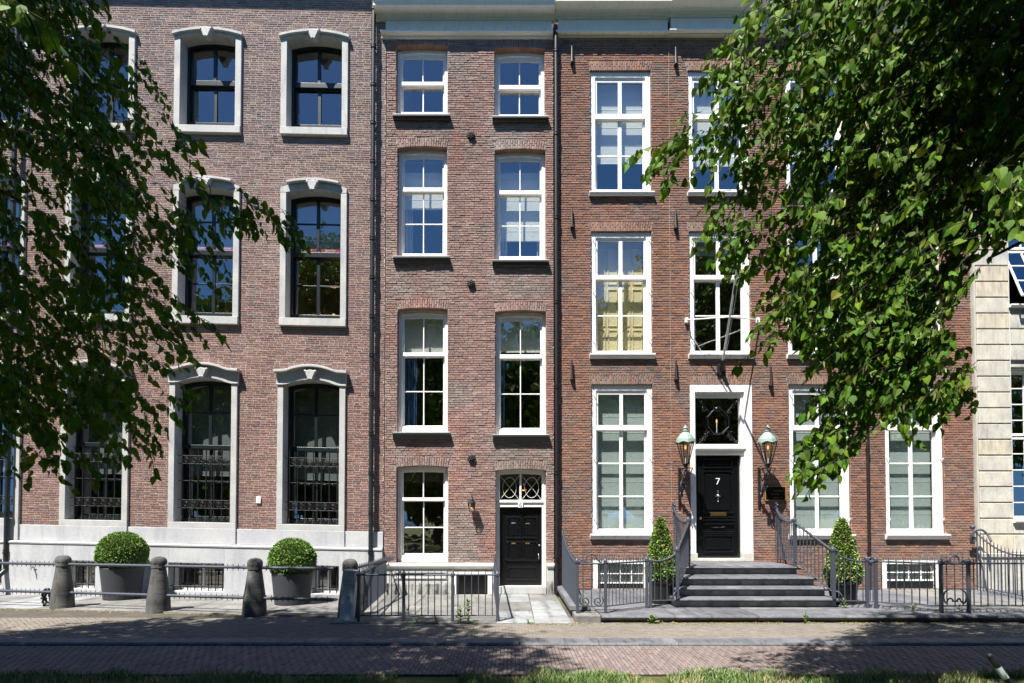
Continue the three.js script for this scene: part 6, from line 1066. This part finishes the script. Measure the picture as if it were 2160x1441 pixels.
const nR = limeTree({ s: 2, label: 'lime tree hanging into the picture from the right', trunk: V(7.4, 0, -3.4), lean: [-0.2, -0.1], h: 9.5,
  zones: [
    { n: 1150, d: [4.2, 5.4], gap: 0.44, poly: [[1650, -150], [1600, 40], [1560, 90], [1560, 170], [1530, 240], [1590, 300], [1620, 420], [1650, 540], [1690, 640], [1740, 700], [1790, 790], [1850, 880], [1960, 850], [2055, 835], [2080, 790], [2010, 690], [2060, 590], [2160, 500], [2280, 440], [2280, -150]] },
    { n: 1500, d: [4.6, 6.2], gap: 0.3, poly: [[1760, -150], [1720, 200], [1740, 420], [1780, 620], [1820, 760], [1960, 780], [2020, 700], [1990, 620], [2120, 460], [2280, 380], [2280, -150]] },
    { n: 900, d: [5.6, 7.0], gap: 0.3, poly: [[1820, -150], [1800, 150], [1800, 420], [1830, 640], [1930, 720], [1980, 600], [2060, 460], [2280, 380], [2280, -150]] },
    { n: 60, d: [4.4, 5.2], gap: 0.3, poly: [[1600, 60], [1545, 80], [1520, 130], [1560, 250], [1470, 225], [1410, 270], [1385, 330], [1395, 395], [1440, 340], [1500, 320], [1560, 330], [1620, 360]] },
    { n: 34, d: [4.4, 5.3], gap: 0.3, poly: [[1530, 400], [1600, 390], [1640, 520], [1620, 580], [1570, 520], [1520, 450]] },
    { n: 330, d: [4.4, 5.8], gap: 0.3, poly: [[1650, 480], [1760, 560], [1990, 600], [2010, 680], [2075, 780], [2060, 830], [1930, 850], [1850, 860], [1790, 780], [1720, 690], [1660, 600]] },
    { n: 40, d: [4.4, 5.2], gap: 0.25, poly: [[1760, 760], [1860, 800], [1870, 890], [1790, 950], [1740, 930]] },
    { n: 26, d: [4.2, 5.0], gap: 0.2, poly: [[1735, 915], [1800, 915], [1815, 950], [1760, 985], [1715, 990]] },
    { n: 8, d: [4.2, 4.8], gap: 0.2, poly: [[1640, 620], [1660, 640], [1650, 720], [1632, 700]] },
    { n: 12, d: [3.0, 3.6], gap: 0.2, poly: [[2130, 300], [2200, 280], [2200, 430], [2130, 420]] }],
  crown: [{ n: 15000, c: [7.9, 8.6, -2.4], r: [4.4, 4.6, 3.4] }, { n: 700, c: [8.2, 5.2, -3.6], r: [3.0, 2.2, 2.0] }, { n: 1300, c: [3.9, 9.0, -3.1], r: [1.7, 1.3, 1.4] }],
  limbs: [[0.42, [3.4, 5.6, -5.0], 0.8, 0.09], [0.4, [4.6, 4.2, -5.6], 0.7, 0.08], [0.55, [3.8, 7.2, -4.8], 0.8, 0.09], [0.5, [10.4, 8, -2.4], 0.8, 0.1], [0.7, [7, 12, -1.4], 0.4, 0.1], [0.6, [6.2, 9, 0.2], 0.6, 0.09]] });
// the next row of limes behind the camera, which the window panes mirror
for (const [x, z, h, k] of [[-15, 9, 15, 0], [-4.5, 10.5, 16.5, 1], [5.5, 9.5, 15.5, 2], [15, 11, 15, 3], [0.3, 4.2, 13, 4], [-13.5, 1.5, 13, 5], [14, 1.5, 13, 6], [-10, 20, 15, 7], [0.5, 19, 16, 8], [11, 20, 15, 9], [-22, 17, 15, 10], [22, 18, 15, 11], [-21, 2.5, 14, 12], [24, 3.5, 14, 13]]) {
  const t = thing('lime_tree', `lime tree mirrored in the window panes, ${['second row, farthest left', 'second row, left of middle', 'second row, right of middle', 'second row, farthest right', 'nearest in the middle', 'nearest on the left', 'nearest on the right', 'back row, left of middle', 'back row, in the middle', 'back row, right of middle', 'back row, farthest left', 'back row, farthest right', 'nearest at the far left', 'nearest at the far right'][k]}`, 'tree', 'lime trees mirrored in the windows'), list = [];
  for (let i = 0; i < 9000; i++) { const v = rv(); if (v.length() > 1) continue; v.normalize().multiplyScalar(Math.pow(rnd(), 0.4)); const low = z > 15 ? 0.06 : 0, p = V(v.x * 5.0, h * (0.62 - low) + v.y * h * (0.36 + low), v.z * 4.4); const wp = p.clone().add(V(x, 0, z)); if (inFrame(wp)) continue; if (fbm(p.x * 0.7 + 9, p.y * 0.7 + p.z * 0.5 + x, 530, 0, 3) < 0.43) continue; list.push({ p, q: frame(rv().add(V(0, -0.6, 0)), rv().add(V(0, 0.7, 0))), s: rr(0.28, 0.42), c: pick(LEAF).map((c) => c * rr(0.7, 1.1)) }); }
  inst(t, 'crown', limeLeaf, leafMat, list);
  M(t, 'trunk', [rod(V(0, -0.1, 0), V(0.1, h * 0.7, 0), 0.32, 10, 0.12)], MT.bark); for (let i = 0; i < 5; i++) M(t, 'branch', rod(V(0.05, h * (0.28 + i * 0.07), 0), V(Math.cos(i * 2.4) * 3, h * (0.5 + i * 0.07), Math.sin(i * 2.4) * 3), 0.11, 6, 0.03), MT.bark);
  t.position.set(x, 0, z);
}
for (let k = 0; k < 8; k++) {
  const t = thing('lime_tree', `broad far-row lime tree mirrored low in the window panes, ${['first', 'second', 'third', 'fourth', 'fifth', 'sixth', 'seventh', 'last'][k]} from the left`, 'tree', 'far row of lime trees mirrored in the windows'), list = [], h = 14 + (k * 7 % 4), x = -39 + k * 11;
  for (let i = 0; i < 9000; i++) { const v = rv(); if (v.length() > 1) continue; v.normalize().multiplyScalar(Math.pow(rnd(), 0.4)); list.push({ p: V(v.x * 6.8, h * 0.5 + v.y * h * 0.46, v.z * 4), q: frame(rv().add(V(0, -0.6, 0)), rv().add(V(0, 0.7, 0))), s: rr(0.6, 0.95), c: pick(LEAF).map((c) => c * rr(0.7, 1.1)) }); }
  inst(t, 'crown', limeLeaf, leafMat, list); M(t, 'trunk', rod(V(0, -0.1, 0), V(0.1, h * 0.6, 0), 0.35, 8, 0.15), MT.bark); t.position.set(x, 0, 31 + (k % 3));
}
console.log('leaves', nL, nR);
renderer.render(scene, camera);
